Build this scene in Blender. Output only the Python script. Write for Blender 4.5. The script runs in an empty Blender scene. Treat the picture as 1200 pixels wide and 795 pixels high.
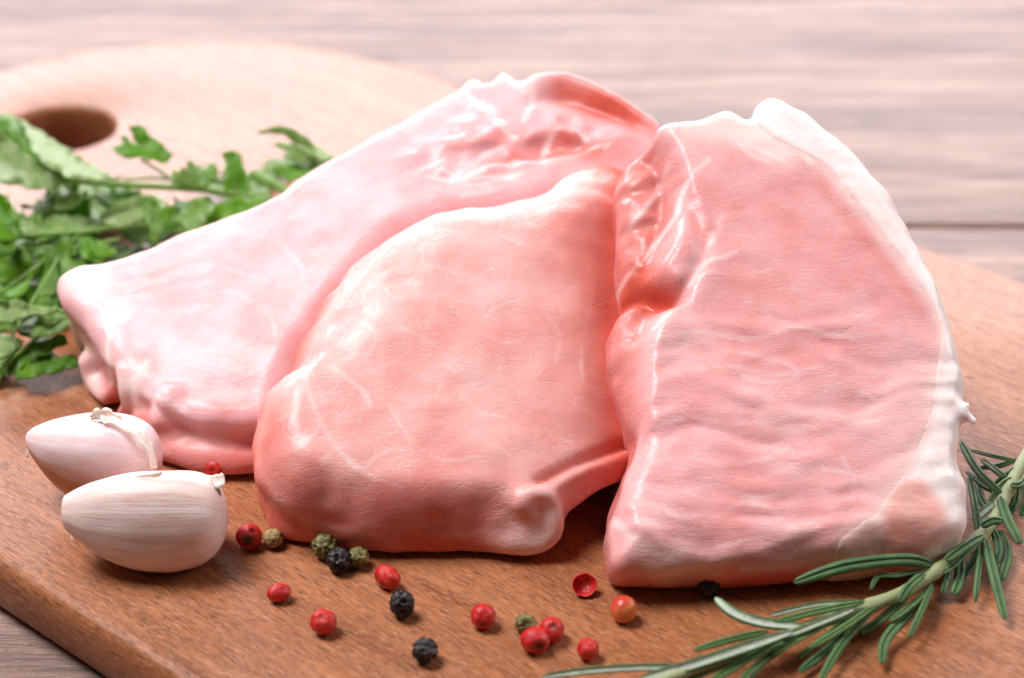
import bpy, bmesh, math, random
import numpy as np
from mathutils import Vector, Matrix, noise as mnoise

random.seed(7); rng = np.random.default_rng(7)
SC = bpy.context.scene
COL = SC.collection

# ------------------------------------------------------------------ camera
LENS, PITCH, DIST = 70.0, math.radians(30), 0.45
cam = bpy.data.cameras.new('camera'); cam_o = bpy.data.objects.new('camera', cam); COL.objects.link(cam_o)
cam.lens = LENS; cam.sensor_width = 36; cam.sensor_fit = 'HORIZONTAL'; cam.clip_start = 0.01; cam.clip_end = 20
cam_o.location = (0, -DIST*math.cos(PITCH), DIST*math.sin(PITCH))
cam_o.rotation_euler = (math.pi/2-PITCH, 0, 0)
cam.dof.use_dof = True; cam.dof.focus_distance = 0.383; cam.dof.aperture_fstop = 12.0
SC.camera = cam_o

# ------------------------------------------------------------------ light (a window behind on the left, soft room light)
world = bpy.data.worlds.new('World'); SC.world = world; world.use_nodes = True
world.node_tree.nodes['Background'].inputs[0].default_value = (1.0, 0.86, 0.80, 1)
world.node_tree.nodes['Background'].inputs[1].default_value = 0.06

def area(name, loc, target, sx, sy, power, color, spread=180):
    l = bpy.data.lights.new(name, 'AREA'); l.shape = 'RECTANGLE'; l.size = sx; l.size_y = sy
    l.energy = power; l.color = color; l.spread = math.radians(spread)
    o = bpy.data.objects.new(name, l); COL.objects.link(o); o.location = loc
    o.rotation_euler = (Vector(target)-Vector(loc)).to_track_quat('-Z', 'Y').to_euler()
    return o
area('window_light', (-0.06, 1.12, 0.40), (0.03, 0.06, 0), 1.7, 0.28, 23.0, (1.0, 0.945, 1.0))
area('key_softbox', (-0.44, 0.08, 0.86), (0.0, -0.075, 0), 0.45, 0.45, 1.85, (1.0, 0.965, 0.97), 62)
area('right_fill', (0.78, 0.16, 0.46), (0.03, -0.03, 0.02), 0.5, 0.5, 4.2, (1.0, 0.96, 0.97))

SC.view_settings.view_transform = 'Standard'; SC.view_settings.look = 'None'
SC.view_settings.exposure = 0.12; SC.view_settings.gamma = 1.0; SC.view_settings.use_curve_mapping = False
SC.cycles.use_denoising = True
SC.cycles.use_adaptive_sampling = True; SC.cycles.adaptive_threshold = 0.03
SC.cycles.max_bounces = 10; SC.cycles.diffuse_bounces = 4; SC.cycles.glossy_bounces = 3
SC.cycles.caustics_reflective = False; SC.cycles.caustics_refractive = False

# ------------------------------------------------------------------ measuring: where a sight line of the photograph meets a height
PC = np.array(cam_o.location); 
FW = np.array([0, math.cos(PITCH), -math.sin(PITCH)]); UP = np.array([0, math.sin(PITCH), math.cos(PITCH)]); RT = np.array([1.0, 0, 0])
def ray(x, y):
    return FW + RT*((x-600)/1200*36/LENS) + UP*(-(y-397.5)/1200*36/LENS)
def at(x, y, z=0.0):
    d = ray(x, y); return PC + d*((z-PC[2])/d[2])

# ------------------------------------------------------------------ scene helpers
def tag(o, label=None, cat=None, group=None, kind=None):
    if label: o['label'] = label
    if cat: o['category'] = cat
    if group: o['group'] = group
    if kind: o['kind'] = kind
    return o
def empty(name, loc):
    o = bpy.data.objects.new(name, None); COL.objects.link(o); o.location = loc; o.empty_display_size = 0.01
    return o
def link_mesh(name, me, mat, parent=None, smooth=True):
    o = bpy.data.objects.new(name, me); COL.objects.link(o)
    if mat: me.materials.append(mat)
    if smooth: me.polygons.foreach_set('use_smooth', np.ones(len(me.polygons), dtype=bool))
    if parent:
        o.parent = parent
    return o
def origin_of(parent):
    v = np.zeros(3)
    while parent is not None:
        v = v + np.array(parent.location); parent = parent.parent
    return v
def mesh_np(name, V, F, mat, parent=None, attrs=None, smooth=True):
    """V (n,3) in world metres, F (m,k) faces"""
    V = np.asarray(V, float) - origin_of(parent)
    me = bpy.data.meshes.new(name)
    if isinstance(F, np.ndarray):
        n, k = F.shape
        me.vertices.add(len(V)); me.vertices.foreach_set('co', V.astype(np.float32).ravel())
        me.loops.add(n*k); me.loops.foreach_set('vertex_index', F.astype(np.int32).ravel())
        me.polygons.add(n); me.polygons.foreach_set('loop_start', np.arange(0, n*k, k, dtype=np.int32))
        me.update(calc_edges=True); me.validate()
    else:
        me.from_pydata([tuple(v) for v in V], [], F); me.update()
    for an, arr in (attrs or {}).items():
        arr = np.asarray(arr, np.float32)
        if arr.ndim == 1:
            a = me.attributes.new(an, 'FLOAT', 'POINT'); a.data.foreach_set('value', arr)
        else:
            a = me.attributes.new(an, 'FLOAT_VECTOR', 'POINT'); a.data.foreach_set('vector', arr.ravel())
    return link_mesh(name, me, mat, parent, smooth)

# ------------------------------------------------------------------ shader helpers
class NT:
    def __init__(s, name):
        s.m = bpy.data.materials.new(name); s.m.use_nodes = True; s.t = s.m.node_tree
        s.b = s.t.nodes['Principled BSDF']
    def n(s, typ, **kw):
        nd = s.t.nodes.new(typ)
        for k, v in kw.items():
            if k.startswith('i_'):
                nd.inputs[int(k[2:]) if k[2:].isdigit() else k[2:].replace('_', ' ')].default_value = v
            else: setattr(nd, k, v)
        return nd
    def l(s, a, b): s.t.links.new(a, b)
    def put(s, sock, v):
        if hasattr(v, 'links') or isinstance(v, bpy.types.NodeSocket): s.l(v, sock)
        else: sock.default_value = v
    def math(s, op, a, b=0.5, c=None, clamp=False):
        nd = s.n('ShaderNodeMath', operation=op, use_clamp=clamp); s.put(nd.inputs[0], a); s.put(nd.inputs[1], b)
        if c is not None: s.put(nd.inputs[2], c)
        return nd.outputs[0]
    def mix(s, f, a, b, blend='MIX'):
        nd = s.n('ShaderNodeMix', data_type='RGBA', blend_type=blend)
        s.put(nd.inputs[0], f); s.put(nd.inputs[6], a if not isinstance(a, tuple) else (*a, 1)[:4]); s.put(nd.inputs[7], b if not isinstance(b, tuple) else (*b, 1)[:4])
        return nd.outputs[2]
    def attr(s, name, vec=False):
        nd = s.n('ShaderNodeAttribute', attribute_name=name); return nd.outputs['Vector' if vec else 'Fac']
    def obj(s): return s.n('ShaderNodeTexCoord').outputs['Object']
    def mapv(s, v, scale=(1, 1, 1), rot=(0, 0, 0), loc=(0, 0, 0)):
        nd = s.n('ShaderNodeMapping'); s.l(v, nd.inputs[0]); nd.inputs[1].default_value = loc; nd.inputs[2].default_value = rot; nd.inputs[3].default_value = scale
        return nd.outputs[0]
    def noise(s, v, scale, detail=3, rough=0.5, dist=0.0, color=False):
        nd = s.n('ShaderNodeTexNoise'); s.l(v, nd.inputs['Vector']); nd.inputs['Scale'].default_value = scale
        nd.inputs['Detail'].default_value = detail; nd.inputs['Roughness'].default_value = rough; nd.inputs['Distortion'].default_value = dist
        return nd.outputs[1 if color else 0]
    def voro(s, v, scale, feature='DISTANCE_TO_EDGE', rand=1.0):
        nd = s.n('ShaderNodeTexVoronoi', feature=feature); s.l(v, nd.inputs['Vector']); nd.inputs['Scale'].default_value = scale
        nd.inputs['Randomness'].default_value = rand
        return nd.outputs[0]
    def ramp(s, f, stops, interp='LINEAR'):
        nd = s.n('ShaderNodeValToRGB'); s.l(f, nd.inputs[0]); cr = nd.color_ramp; cr.interpolation = interp
        while len(cr.elements) < len(stops): cr.elements.new(0.5)
        for e, (p, c) in zip(cr.elements, stops):
            e.position = p; e.color = (*c, 1) if isinstance(c, tuple) else (c, c, c, 1)
        return nd.outputs[0]
    def sstep(s, v, a, b, lo=0.0, hi=1.0):
        nd = s.n('ShaderNodeMapRange', interpolation_type='SMOOTHSTEP'); s.l(v, nd.inputs[0])
        nd.inputs[1].default_value = a; nd.inputs[2].default_value = b; nd.inputs[3].default_value = lo; nd.inputs[4].default_value = hi
        return nd.outputs[0]
    def warp(s, v, scale, amt, detail=2):
        c = s.noise(v, scale, detail, color=True)
        sub = s.n('ShaderNodeVectorMath', operation='SUBTRACT'); s.l(c, sub.inputs[0]); sub.inputs[1].default_value = (.5, .5, .5)
        sc = s.n('ShaderNodeVectorMath', operation='SCALE'); s.l(sub.outputs[0], sc.inputs[0]); sc.inputs['Scale'].default_value = amt
        ad = s.n('ShaderNodeVectorMath', operation='ADD'); s.l(v, ad.inputs[0]); s.l(sc.outputs[0], ad.inputs[1])
        return ad.outputs[0]
    def bump(s, h, dist, strength=1.0, prev=None):
        nd = s.n('ShaderNodeBump'); s.l(h, nd.inputs['Height']); nd.inputs['Distance'].default_value = dist; nd.inputs['Strength'].default_value = strength
        if prev is not None: s.l(prev, nd.inputs['Normal'])
        return nd.outputs[0]
    def done(s, col=None, rough=None, normal=None, spec=None, sss=None, sss_r=(1, .3, .2), sss_s=0.002, **kw):
        b = s.b
        if col is not None: s.put(b.inputs['Base Color'], col if not isinstance(col, tuple) else (*col, 1))
        if rough is not None: s.put(b.inputs['Roughness'], rough)
        if normal is not None: s.l(normal, b.inputs['Normal'])
        if spec is not None: s.put(b.inputs['Specular IOR Level'], spec)
        if sss is not None:
            s.put(b.inputs['Subsurface Weight'], sss); b.inputs['Subsurface Radius'].default_value = sss_r; b.inputs['Subsurface Scale'].default_value = sss_s
        for k, v in kw.items(): s.put(b.inputs[k.replace('_', ' ')], v)
        return s.m

# ------------------------------------------------------------------ materials
def mat_board():
    s = NT('brown_board_wood'); o = s.obj()
    g = s.mapv(o, (9, 90, 90))                                    # object x runs along the grain
    g = s.warp(g, 2.0, 0.5)
    n1 = s.noise(g, 2.2, 6, 0.62)
    pores = s.noise(s.mapv(o, (330, 2700, 2700)), 1.0, 3, 0.6)
    pores2 = s.noise(s.mapv(o, (520, 3200, 3200), (0, 0, 0.12)), 1.0, 2, 0.5)
    big = s.noise(o, 13, 3, 0.5)
    long = s.noise(s.warp(s.mapv(o, (7, 260, 260)), 1.0, 0.8), 1.0, 5, 0.7)
    c = s.ramp(n1, [(0.25, (0.18, 0.052, 0.016)), (0.5, (0.35, 0.125, 0.050)), (0.72, (0.50, 0.215, 0.105))])
    c = s.mix(s.sstep(big, 0.35, 0.7, 0, .8), c, s.mix(0.6, c, (0.40, 0.14, 0.05)))
    c = s.mix(s.sstep(long, 0.48, 0.70, 0, 0.55), c, (0.17, 0.058, 0.020))
    c = s.mix(s.sstep(pores, 0.48, 0.66, 0, 0.7), c, (0.075, 0.026, 0.014))
    c = s.mix(s.sstep(pores2, 0.5, 0.72, 0, 0.55), c, (0.58, 0.29, 0.16))
    h = s.math('ADD', s.math('MULTIPLY', pores, 0.7), s.math('MULTIPLY', n1, 0.5))
    return s.done(c, s.sstep(pores, 0.3, 0.7, 0.30, 0.44), s.bump(h, 0.00025, 0.7), 0.30)

def mat_plank(k):
    s = NT('weathered_table_wood'); o = s.obj()
    g = s.warp(s.mapv(o, (5, 60, 60), loc=(k*1.7, k*3.1, 0)), 1.6, 0.7)
    n1 = s.noise(g, 1.6, 7, 0.68)
    fine = s.noise(s.mapv(o, (60, 620, 620), loc=(k, k, 0)), 1.0, 5, 0.7)
    streak = s.noise(s.mapv(o, (2.2, 26, 26), loc=(k*.7, k*1.1, 0)), 1.8, 4, 0.6)
    c = s.ramp(n1, [(0.30, (0.085, 0.040, 0.026)), (0.45, (0.26, 0.145, 0.105)), (0.60, (0.45, 0.285, 0.225)), (0.78, (0.58, 0.405, 0.335))])
    c = s.mix(s.sstep(streak, 0.50, 0.70, 0, 0.65), c, (0.12, 0.082, 0.075))
    c = s.mix(s.sstep(fine, 0.52, 0.7, 0, 0.7), c, (0.045, 0.026, 0.02))
    h = s.math('ADD', s.math('MULTIPLY', n1, 1.0), s.math('MULTIPLY', fine, 0.9))
    return s.done(c, 0.34, s.bump(h, 0.0013, 0.8), 0.6)

def mat_meat(name, cell=(0.16, 0.16), vein_amt=0.5, tint=(0.80, 0.36, 0.325), pale=(0.88, 0.52, 0.485), rotz=0.0, spec=0.28):
    s = NT(name)
    p = s.attr('loc', True)
    fat, vein, deep = s.attr('fat'), s.attr('vein'), s.attr('deep')
    big = s.noise(p, 0.055, 3, 0.55)
    fib = s.noise(s.warp(s.warp(s.mapv(p, (0.45, 2.2, 1.4), (0, 0, rotz)), 0.5, 1.2), 0.10, 5.0), 1.0, 3, 0.6)
    fine = s.noise(p, 2.6, 3, 0.6)
    w = s.warp(s.warp(p, 0.09, 7.0, 2), 0.5, 1.2, 2)
    v1 = s.voro(s.mapv(w, (cell[0], cell[1], 0.12), (0, 0, rotz)), 1.0)
    v2 = s.voro(s.mapv(w, (cell[0]*2.6, cell[1]*2.3, 0.3), (0, 0, rotz+.5), (3, 7, 1)), 1.0)
    gate = s.sstep(s.noise(p, 0.06, 2, 0.5), 0.40, 0.62)
    gate2 = s.sstep(s.noise(s.mapv(p, loc=(50, 20, 3)), 0.09, 2, 0.5), 0.44, 0.64)
    def wisps(sc, n, wid, seed):                                    # thin winding lines, as sinew and creases run
        q = s.noise(s.mapv(w, sc, (0, 0, rotz), (seed, seed*2, 0)), 1.0, 2, 0.5)
        f = s.math('ABSOLUTE', s.math('SUBTRACT', s.math('FRACT', s.math('MULTIPLY', q, n)), 0.5))
        return s.sstep(f, 0.0, wid, 1, 0)
    wa = wisps((cell[0]*0.8, cell[1]*0.8, 0.1), 3.0, 0.035, 11)
    wb = wisps((cell[0]*1.9, cell[1]*2.0, 0.25), 3.0, 0.055, 37)
    l1 = s.math('MULTIPLY', wa, gate); l2 = s.math('MULTIPLY', wb, gate2)
    c = s.mix(s.sstep(big, 0.32, 0.68), tint, pale)
    c = s.mix(s.sstep(s.noise(s.mapv(p, loc=(9, 5, 2)), 0.13, 3, .6), 0.48, 0.72, 0, 0.3), c, (0.74, 0.27, 0.22))
    c = s.mix(s.sstep(fib, 0.48, 0.68, 0, 0.24), c, (0.90, 0.58, 0.53))
    c = s.mix(s.sstep(fib, 0.42, 0.2, 0, 0.17), c, (0.68, 0.22, 0.17))
    c = s.mix(s.math('MULTIPLY', l1, vein_amt), c, (0.93, 0.74, 0.70))
    c = s.mix(s.math('MULTIPLY', l2, vein_amt*0.7), c, (0.93, 0.70, 0.66))
    c = s.mix(deep, c, (0.62, 0.080, 0.036))  # muscle red; also paints shade onto side walls and the edge beside a neighbour
    c = s.mix(fat, c, (0.93, 0.78, 0.72))
    c = s.mix(vein, c, (0.95, 0.84, 0.81))
    h = s.math('ADD', s.math('MULTIPLY', s.math('MULTIPLY', s.sstep(v2, 0, 0.16), gate2), 0.12), s.math('ADD', s.math('MULTIPLY', wa, -0.12), s.math('MULTIPLY', wb, -0.15)))
    h = s.math('ADD', h, s.math('MULTIPLY', fib, 0.38))
    h = s.math('ADD', h, s.math('MULTIPLY', fine, 0.22))
    nb = s.bump(h, 0.00034, 0.65)
    r = s.sstep(s.noise(p, 1.6, 4, 0.65), 0.3, 0.7, 0.20, 0.50)
    return s.done(c, r, nb, spec, s.math('MULTIPLY', s.math('SUBTRACT', 1.0, s.attr('dry')), 0.5), (1, .32, .24), 0.0014, Coat_Weight=0.12, Coat_Roughness=0.12)

def mat_fat():
    s = NT('pork_fat'); p = s.attr('loc', True)
    n = s.noise(p, 0.12, 4, 0.6); f = s.noise(p, 1.6, 3, 0.6); deep = s.attr('deep')
    c = s.mix(s.sstep(n, 0.42, 0.72, 0, 0.7), (0.95, 0.83, 0.815), (0.94, 0.68, 0.65))
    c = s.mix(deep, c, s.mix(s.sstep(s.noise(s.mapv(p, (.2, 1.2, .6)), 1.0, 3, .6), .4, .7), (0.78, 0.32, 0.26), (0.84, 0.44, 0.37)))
    h = s.math('ADD', s.math('MULTIPLY', s.noise(p, 0.5, 3, .5), 1.0), s.math('MULTIPLY', f, 0.5))
    return s.done(c, s.sstep(f, 0.3, 0.7, 0.3, 0.5), s.bump(h, 0.0004, 0.4), 0.40, s.math('MULTIPLY', s.math('SUBTRACT', 1.0, s.attr('dry')), 0.6), (1, .5, .4), 0.0016, Coat_Weight=0.05, Coat_Roughness=0.25)

def mat_garlic(name, stripes=True):
    s = NT(name); a = s.attr('loc', True)                         # x along, y round
    st = s.noise(s.mapv(a, (0.5, 26, 1)), 1.0, 5, 0.65)
    st2 = s.noise(s.mapv(a, (1.2, 9, 1), loc=(4, 2, 0)), 1.0, 3, 0.5)
    brown = s.attr('brown')
    if stripes:
        c = s.mix(s.sstep(st, 0.38, 0.72), (0.88, 0.75, 0.71), (0.82, 0.58, 0.53))
        c = s.mix(s.sstep(st2, 0.52, 0.68, 0, 0.5), c, (0.72, 0.43, 0.40))
        c = s.mix(s.sstep(s.noise(s.mapv(a, (0.25, 40, 1), loc=(9, 1, 0)), 1.0, 2, .5), 0.64, 0.72, 0, 0.55), c, (0.52, 0.25, 0.21))
    else:
        c = s.mix(s.sstep(st2, 0.3, 0.7), (0.89, 0.76, 0.75), (0.86, 0.62, 0.65))
    c = s.mix(brown, c, s.mix(st, (0.60, 0.27, 0.11), (0.50, 0.17, 0.07)))
    h = s.math('ADD', s.math('MULTIPLY', st, 1.0), s.math('MULTIPLY', s.noise(a, 3.0, 3, .5), .6))
    return s.done(c, 0.42 if stripes else 0.3, s.bump(h, 0.0003, 0.5 if stripes else .15), 0.4, 0.45, (1, .6, .4), 0.0016)

def mat_skin():
    s = NT('dry_garlic_skin'); o = s.obj()
    n = s.noise(o, 500, 3, 0.6)
    c = s.mix(s.sstep(n, 0.4, 0.7), (0.86, 0.78, 0.72), (0.78, 0.60, 0.52))
    m = s.done(c, 0.5, s.bump(n, 0.0003, 0.6), 0.35, 0.3, (1, .7, .5), 0.0008)
    return m

def mat_pepper(kind):
    s = NT(kind+'_peppercorn'); o = s.obj(); spot = s.attr('spot')
    n = s.noise(o, 700, 4, 0.6); b = s.noise(o, 260, 2, 0.5)
    if kind == 'red':
        c = s.mix(s.sstep(b, 0.35, 0.7), (0.50, 0.010, 0.016), (0.66, 0.045, 0.030))
        c = s.mix(s.sstep(n, 0.56, 0.72, 0, 0.6), c, (0.62, 0.18, 0.11))
        c = s.mix(spot, c, (0.085, 0.022, 0.014))
        return s.done(c, 0.42, s.bump(n, 0.0004, 0.8), 0.4, 0.25, (1, .2, .1), 0.0008)
    if kind == 'orange':
        c = s.mix(s.sstep(b, 0.3, 0.65), (0.60, 0.06, 0.03), (0.72, 0.24, 0.07))
        c = s.mix(s.sstep(n, 0.58, 0.7, 0, 0.5), c, (0.50, 0.03, 0.03))
        c = s.mix(spot, c, (0.55, 0.015, 0.02))
        return s.done(c, 0.36, s.bump(n, 0.0002, 0.5), 0.5, 0.25, (1, .2, .1), 0.0008)
    if kind == 'black':
        c = s.mix(s.sstep(n, 0.4, 0.7), (0.010, 0.008, 0.008), (0.055, 0.042, 0.038))
        c = s.mix(spot, c, (0.16, 0.10, 0.06))
        return s.done(c, 0.50, s.bump(n, 0.0004, 0.8), 0.5)
    if kind == 'tan':
        c = s.mix(s.sstep(n, 0.38, 0.68), (0.30, 0.20, 0.075), (0.50, 0.37, 0.18))
        c = s.mix(spot, c, (0.14, 0.09, 0.04))
        return s.done(c, 0.55, s.bump(n, 0.0004, 0.8), 0.4)
    c = s.mix(s.sstep(n, 0.38, 0.68), (0.12, 0.105, 0.028), (0.36, 0.32, 0.12))
    c = s.mix(spot, c, (0.06, 0.055, 0.018))
    return s.done(c, 0.5, s.bump(n, 0.0004, 0.8), 0.4)

def mat_rosemary_leaf():
    s = NT('rosemary_needle'); o = s.obj(); u = s.attr('under'); t = s.attr('along')
    n = s.noise(o, 900, 3, 0.6); b = s.noise(o, 120, 2, 0.5)
    c = s.mix(s.sstep(b, 0.3, 0.7), (0.045, 0.110, 0.044), (0.105, 0.20, 0.080))
    c = s.mix(s.sstep(n, 0.5, 0.75, 0, 0.5), c, (0.10, 0.19, 0.085))
    c = s.mix(s.sstep(s.attr('young'), 0.0, 1.0, 0, 0.8), c, (0.17, 0.30, 0.075))
    wh = s.mix(n, (0.40, 0.47, 0.36), (0.56, 0.61, 0.52))
    c = s.mix(s.sstep(u, 0.45, 0.75), c, wh)
    h = s.math('ADD', n, s.math('MULTIPLY', s.attr('rib'), 1.5))
    return s.done(c, s.sstep(u, 0, 1, 0.5, 0.8), s.bump(h, 0.0004, 0.9), 0.32, 0.12, (.4, 1, .2), 0.0006)

def mat_rosemary_stem():
    s = NT('rosemary_stem'); a = s.attr('loc', True)
    n = s.noise(s.mapv(a, (3, 9, 1)), 1.0, 4, 0.6)
    c = s.mix(s.sstep(n, 0.3, 0.7), (0.25, 0.32, 0.13), (0.47, 0.52, 0.28))
    c = s.mix(s.sstep(s.noise(a, 2.0, 2), 0.55, 0.75, 0, .5), c, (0.40, 0.27, 0.16))
    return s.done(c, 0.5, s.bump(n, 0.0003, 0.6), 0.4, 0.15, (.6, 1, .3), 0.0008)

def mat_parsley(name, a, b, under):
    s = NT(name); o = s.obj(); r = s.attr('rib')
    n = s.noise(o, 160, 3, 0.6)
    c = s.mix(s.sstep(n, 0.3, 0.7), a, b)
    c = s.mix(s.math('MULTIPLY', r, 0.55), c, (0.30, 0.45, 0.14))
    geo = s.n('ShaderNodeNewGeometry')
    c = s.mix(s.attr('under'), c, under)
    s.done(c, 0.40, s.bump(s.math('ADD', s.noise(o, 420, 3, .6), r), 0.0005, 0.6), 0.3)
    tr = s.n('ShaderNodeBsdfTranslucent'); s.l(s.mix(0.5, c, (0.16, 0.36, 0.02)), tr.inputs[0])
    mx = s.n('ShaderNodeMixShader'); mx.inputs[0].default_value = 0.42
    s.l(s.b.outputs[0], mx.inputs[1]); s.l(tr.outputs[0], mx.inputs[2])
    s.l(mx.outputs[0], s.t.nodes['Material Output'].inputs[0])
    return s.m

M = {}
M['board'] = mat_board()
M['meat_left'] = mat_meat('pork_lean_loin', (0.10, 0.15), 0.25, tint=(0.80, 0.43, 0.45), pale=(0.86, 0.56, 0.59), rotz=0.5, spec=0.2)
M['meat_mid'] = mat_meat('pork_lean_marbled', (0.085, 0.13), 0.42, tint=(0.79, 0.35, 0.325), pale=(0.885, 0.53, 0.505), rotz=-0.35)
M['meat_right'] = mat_meat('pork_lean_fibrous', (0.06, 0.24), 0.34, tint=(0.80, 0.355, 0.36), pale=(0.885, 0.51, 0.515))
M['fat'] = mat_fat()
M['garlic'] = mat_garlic('garlic_clove_skin'); M['garlic_pink'] = mat_garlic('garlic_inner_skin', False)
M['skin'] = mat_skin()
for k in ('red', 'orange', 'black', 'tan', 'olive'): M['pep_'+k] = mat_pepper(k)
M['ros_leaf'] = mat_rosemary_leaf(); M['ros_stem'] = mat_rosemary_stem()
M['pars'] = mat_parsley('parsley_leaf', (0.060, 0.185, 0.006), (0.18, 0.38, 0.016), (0.38, 0.52, 0.20))
M['pars_bright'] = mat_parsley('parsley_leaf_fresh', (0.10, 0.29, 0.010), (0.18, 0.42, 0.020), (0.28, 0.42, 0.18))
M['pars_stem'] = mat_parsley('parsley_stem', (0.22, 0.42, 0.08), (0.36, 0.54, 0.17), (0.30, 0.48, 0.18))

# ------------------------------------------------------------------ setting: wooden table planks and the board
BOARD_T = 0.014
def build_table():
    root = empty('table', (0, 0.1, -BOARD_T)); tag(root, 'weathered brown plank table under the cutting board', 'table', kind='structure')
    edges = [-0.66, -0.49, -0.31, -0.14, -0.06, 0.0845, 0.268, 0.44, 0.60, 0.78]
    for k in range(len(edges)-1):
        y0, y1 = edges[k]+0.00035, edges[k+1]-0.00035
        bm = bmesh.new()
        L = 0.75
        nx, prof = 40, []
        h = 0.03; c = 0.0016
        prof = [(y0, -h), (y0, -c), (y0+c*.35, -c*.3), (y0+c, 0), (y1-c, 0), (y1-c*.35, -c*.3), (y1, -c), (y1, -h)]
        rows = []
        for i in range(nx+1):
            x = -L+2*L*i/nx; wob = 0.0009*mnoise.noise((x*9, k*3.3, 0)); zz = 0.0004*mnoise.noise((x*6, k*7.7, 2))
            rows.append([bm.verts.new((x, y+wob-0.1, z-0.00003*k+(zz if z > -h else 0))) for y, z in prof])
        for i in range(nx):
            for j in range(len(prof)-1):
                bm.faces.new((rows[i][j], rows[i+1][j], rows[i+1][j+1], rows[i][j+1]))
            bm.faces.new((rows[i][-1], rows[i+1][-1], rows[i+1][0], rows[i][0]))
        bm.faces.new(list(rows[0])); bm.faces.new(list(reversed(rows[-1])))
        bmesh.ops.recalc_face_normals(bm, faces=bm.faces)
        me = bpy.data.meshes.new('plank'); bm.to_mesh(me); bm.free()
        link_mesh('plank', me, mat_plank(k), root, smooth=False)
build_table()

def build_board():
    ang = math.radians(-41); A = np.array([math.cos(ang), math.sin(ang)]); B = np.array([-math.sin(ang), math.cos(ang)])
    root_loc = np.array([0.0, 0.0, -BOARD_T])
    pts = []                                                       # outline in mm: a along the grain, b across
    amax = 150
    for t in np.linspace(-1, 1, 121):
        b = math.sin(t*math.pi/2); n = 2.5
        a = -222+110*(1-(max(0.0, 1-abs(b)**n))**(1/n)); pts.append((a, -13+115*b))
    r = 30
    for t in np.linspace(0, math.pi/2, 14): pts.append((amax-r+r*math.sin(t), 102-r+r*math.cos(t)))
    for t in np.linspace(0, math.pi/2, 14): pts.append((amax-r+r*math.cos(t), -128+r-r*math.sin(t)))
    P = np.array(pts)
    # even spacing
    Q = np.vstack([P, P[:1]]); s = np.r_[0, np.cumsum(np.linalg.norm(np.diff(Q, axis=0), axis=1))]
    n = 200; si = np.linspace(0, s[-1], n, endpoint=False); P = np.c_[np.interp(si, s, Q[:, 0]), np.interp(si, s, Q[:, 1])]
    T = np.roll(P, -1, 0)-np.roll(P, 1, 0); T /= np.linalg.norm(T, axis=1)[:, None]; N = np.c_[-T[:, 1], T[:, 0]]
    cen = P.mean(0); sgn = np.sign(np.mean(np.sum(N*(P-cen), 1))); N *= sgn
    hc = np.array([-171, 6.0]); hr = 15.0
    ph = np.arctan2(P[:, 1]-hc[1], P[:, 0]-hc[0])
    ph = np.unwrap(ph); H = np.c_[np.cos(ph), np.sin(ph)]
    rings = []; th = BOARD_T*1000
    prof = [(3.2, 0.0), (1.7, -0.25), (0.8, -0.9), (0.25, -2.2), (0, -4.5), (0, -7.5), (0.3, -10), (1.2, -12.4), (2.6, -13.7), (4.2, -14.0)]
    for ins, z in prof: rings.append(np.c_[P-N*ins, np.full(n, z)])
    hp = [(1.4, -14.0), (0.4, -13.4), (0, -12.5), (0, -2.0), (0.3, -0.9), (0.9, -0.25), (1.8, 0.0)]
    for out, z in hp: rings.append(np.c_[hc+H*(hr+out), np.full(n, z)])
    V = np.vstack(rings); F = []
    m = len(rings)
    for k in range(m):
        k2 = (k+1) % m
        for i in range(n):
            j = (i+1) % n; F.append((k*n+i, k*n+j, k2*n+j, k2*n+i))
    me = bpy.data.meshes.new('cutting_board')
    V = V/1000; V[:, 2] += BOARD_T
    me.from_pydata([tuple(v) for v in V], [], F); me.update()
    bm = bmesh.new(); bm.from_mesh(me); bmesh.ops.recalc_face_normals(bm, faces=bm.faces); bm.to_mesh(me); bm.free()
    o = link_mesh('cutting_board', me, M['board']); o.location = root_loc; o.rotation_euler = (0, 0, ang)
    tag(o, 'large brown wooden cutting board with round hanging hole under all the food', 'cutting board')
build_board()

# ------------------------------------------------------------------ signed-distance sculpting for the meat
def smax(a, b, k):
    h = np.maximum(k-np.abs(a-b), 0)/k; return np.maximum(a, b)+h*h*k*0.25
def smin(a, b, k):
    h = np.maximum(k-np.abs(a-b), 0)/k; return np.minimum(a, b)-h*h*k*0.25
def sst(x, a, b):
    t = np.clip((x-a)/(b-a), 0, 1); return t*t*(3-2*t)
def catmull(P, sub=6, closed=True):
    P = np.asarray(P, float); n = len(P); out = []
    rngi = range(n) if closed else range(n-1)
    for i in rngi:
        if closed: p0, p1, p2, p3 = P[i-1], P[i], P[(i+1) % n], P[(i+2) % n]
        else: p0, p1, p2, p3 = P[max(i-1, 0)], P[i], P[i+1], P[min(i+2, n-1)]
        for t in np.linspace(0, 1, sub, endpoint=False):
            out.append(0.5*((2*p1)+(-p0+p2)*t+(2*p0-5*p1+4*p2-p3)*t*t+(-p0+3*p1-3*p2+p3)*t**3))
    if not closed: out.append(P[-1])
    return np.array(out)
def line_dist(X, Y, P):
    d = np.full(X.shape, 1e9); 
    for i in range(len(P)-1):
        a, b = P[i], P[i+1]; ab = b-a; L = max(ab@ab, 1e-9)
        t = np.clip(((X-a[0])*ab[0]+(Y-a[1])*ab[1])/L, 0, 1)
        d = np.minimum(d, (X-a[0]-t*ab[0])**2+(Y-a[1]-t*ab[1])**2)
    return np.sqrt(d)
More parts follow.
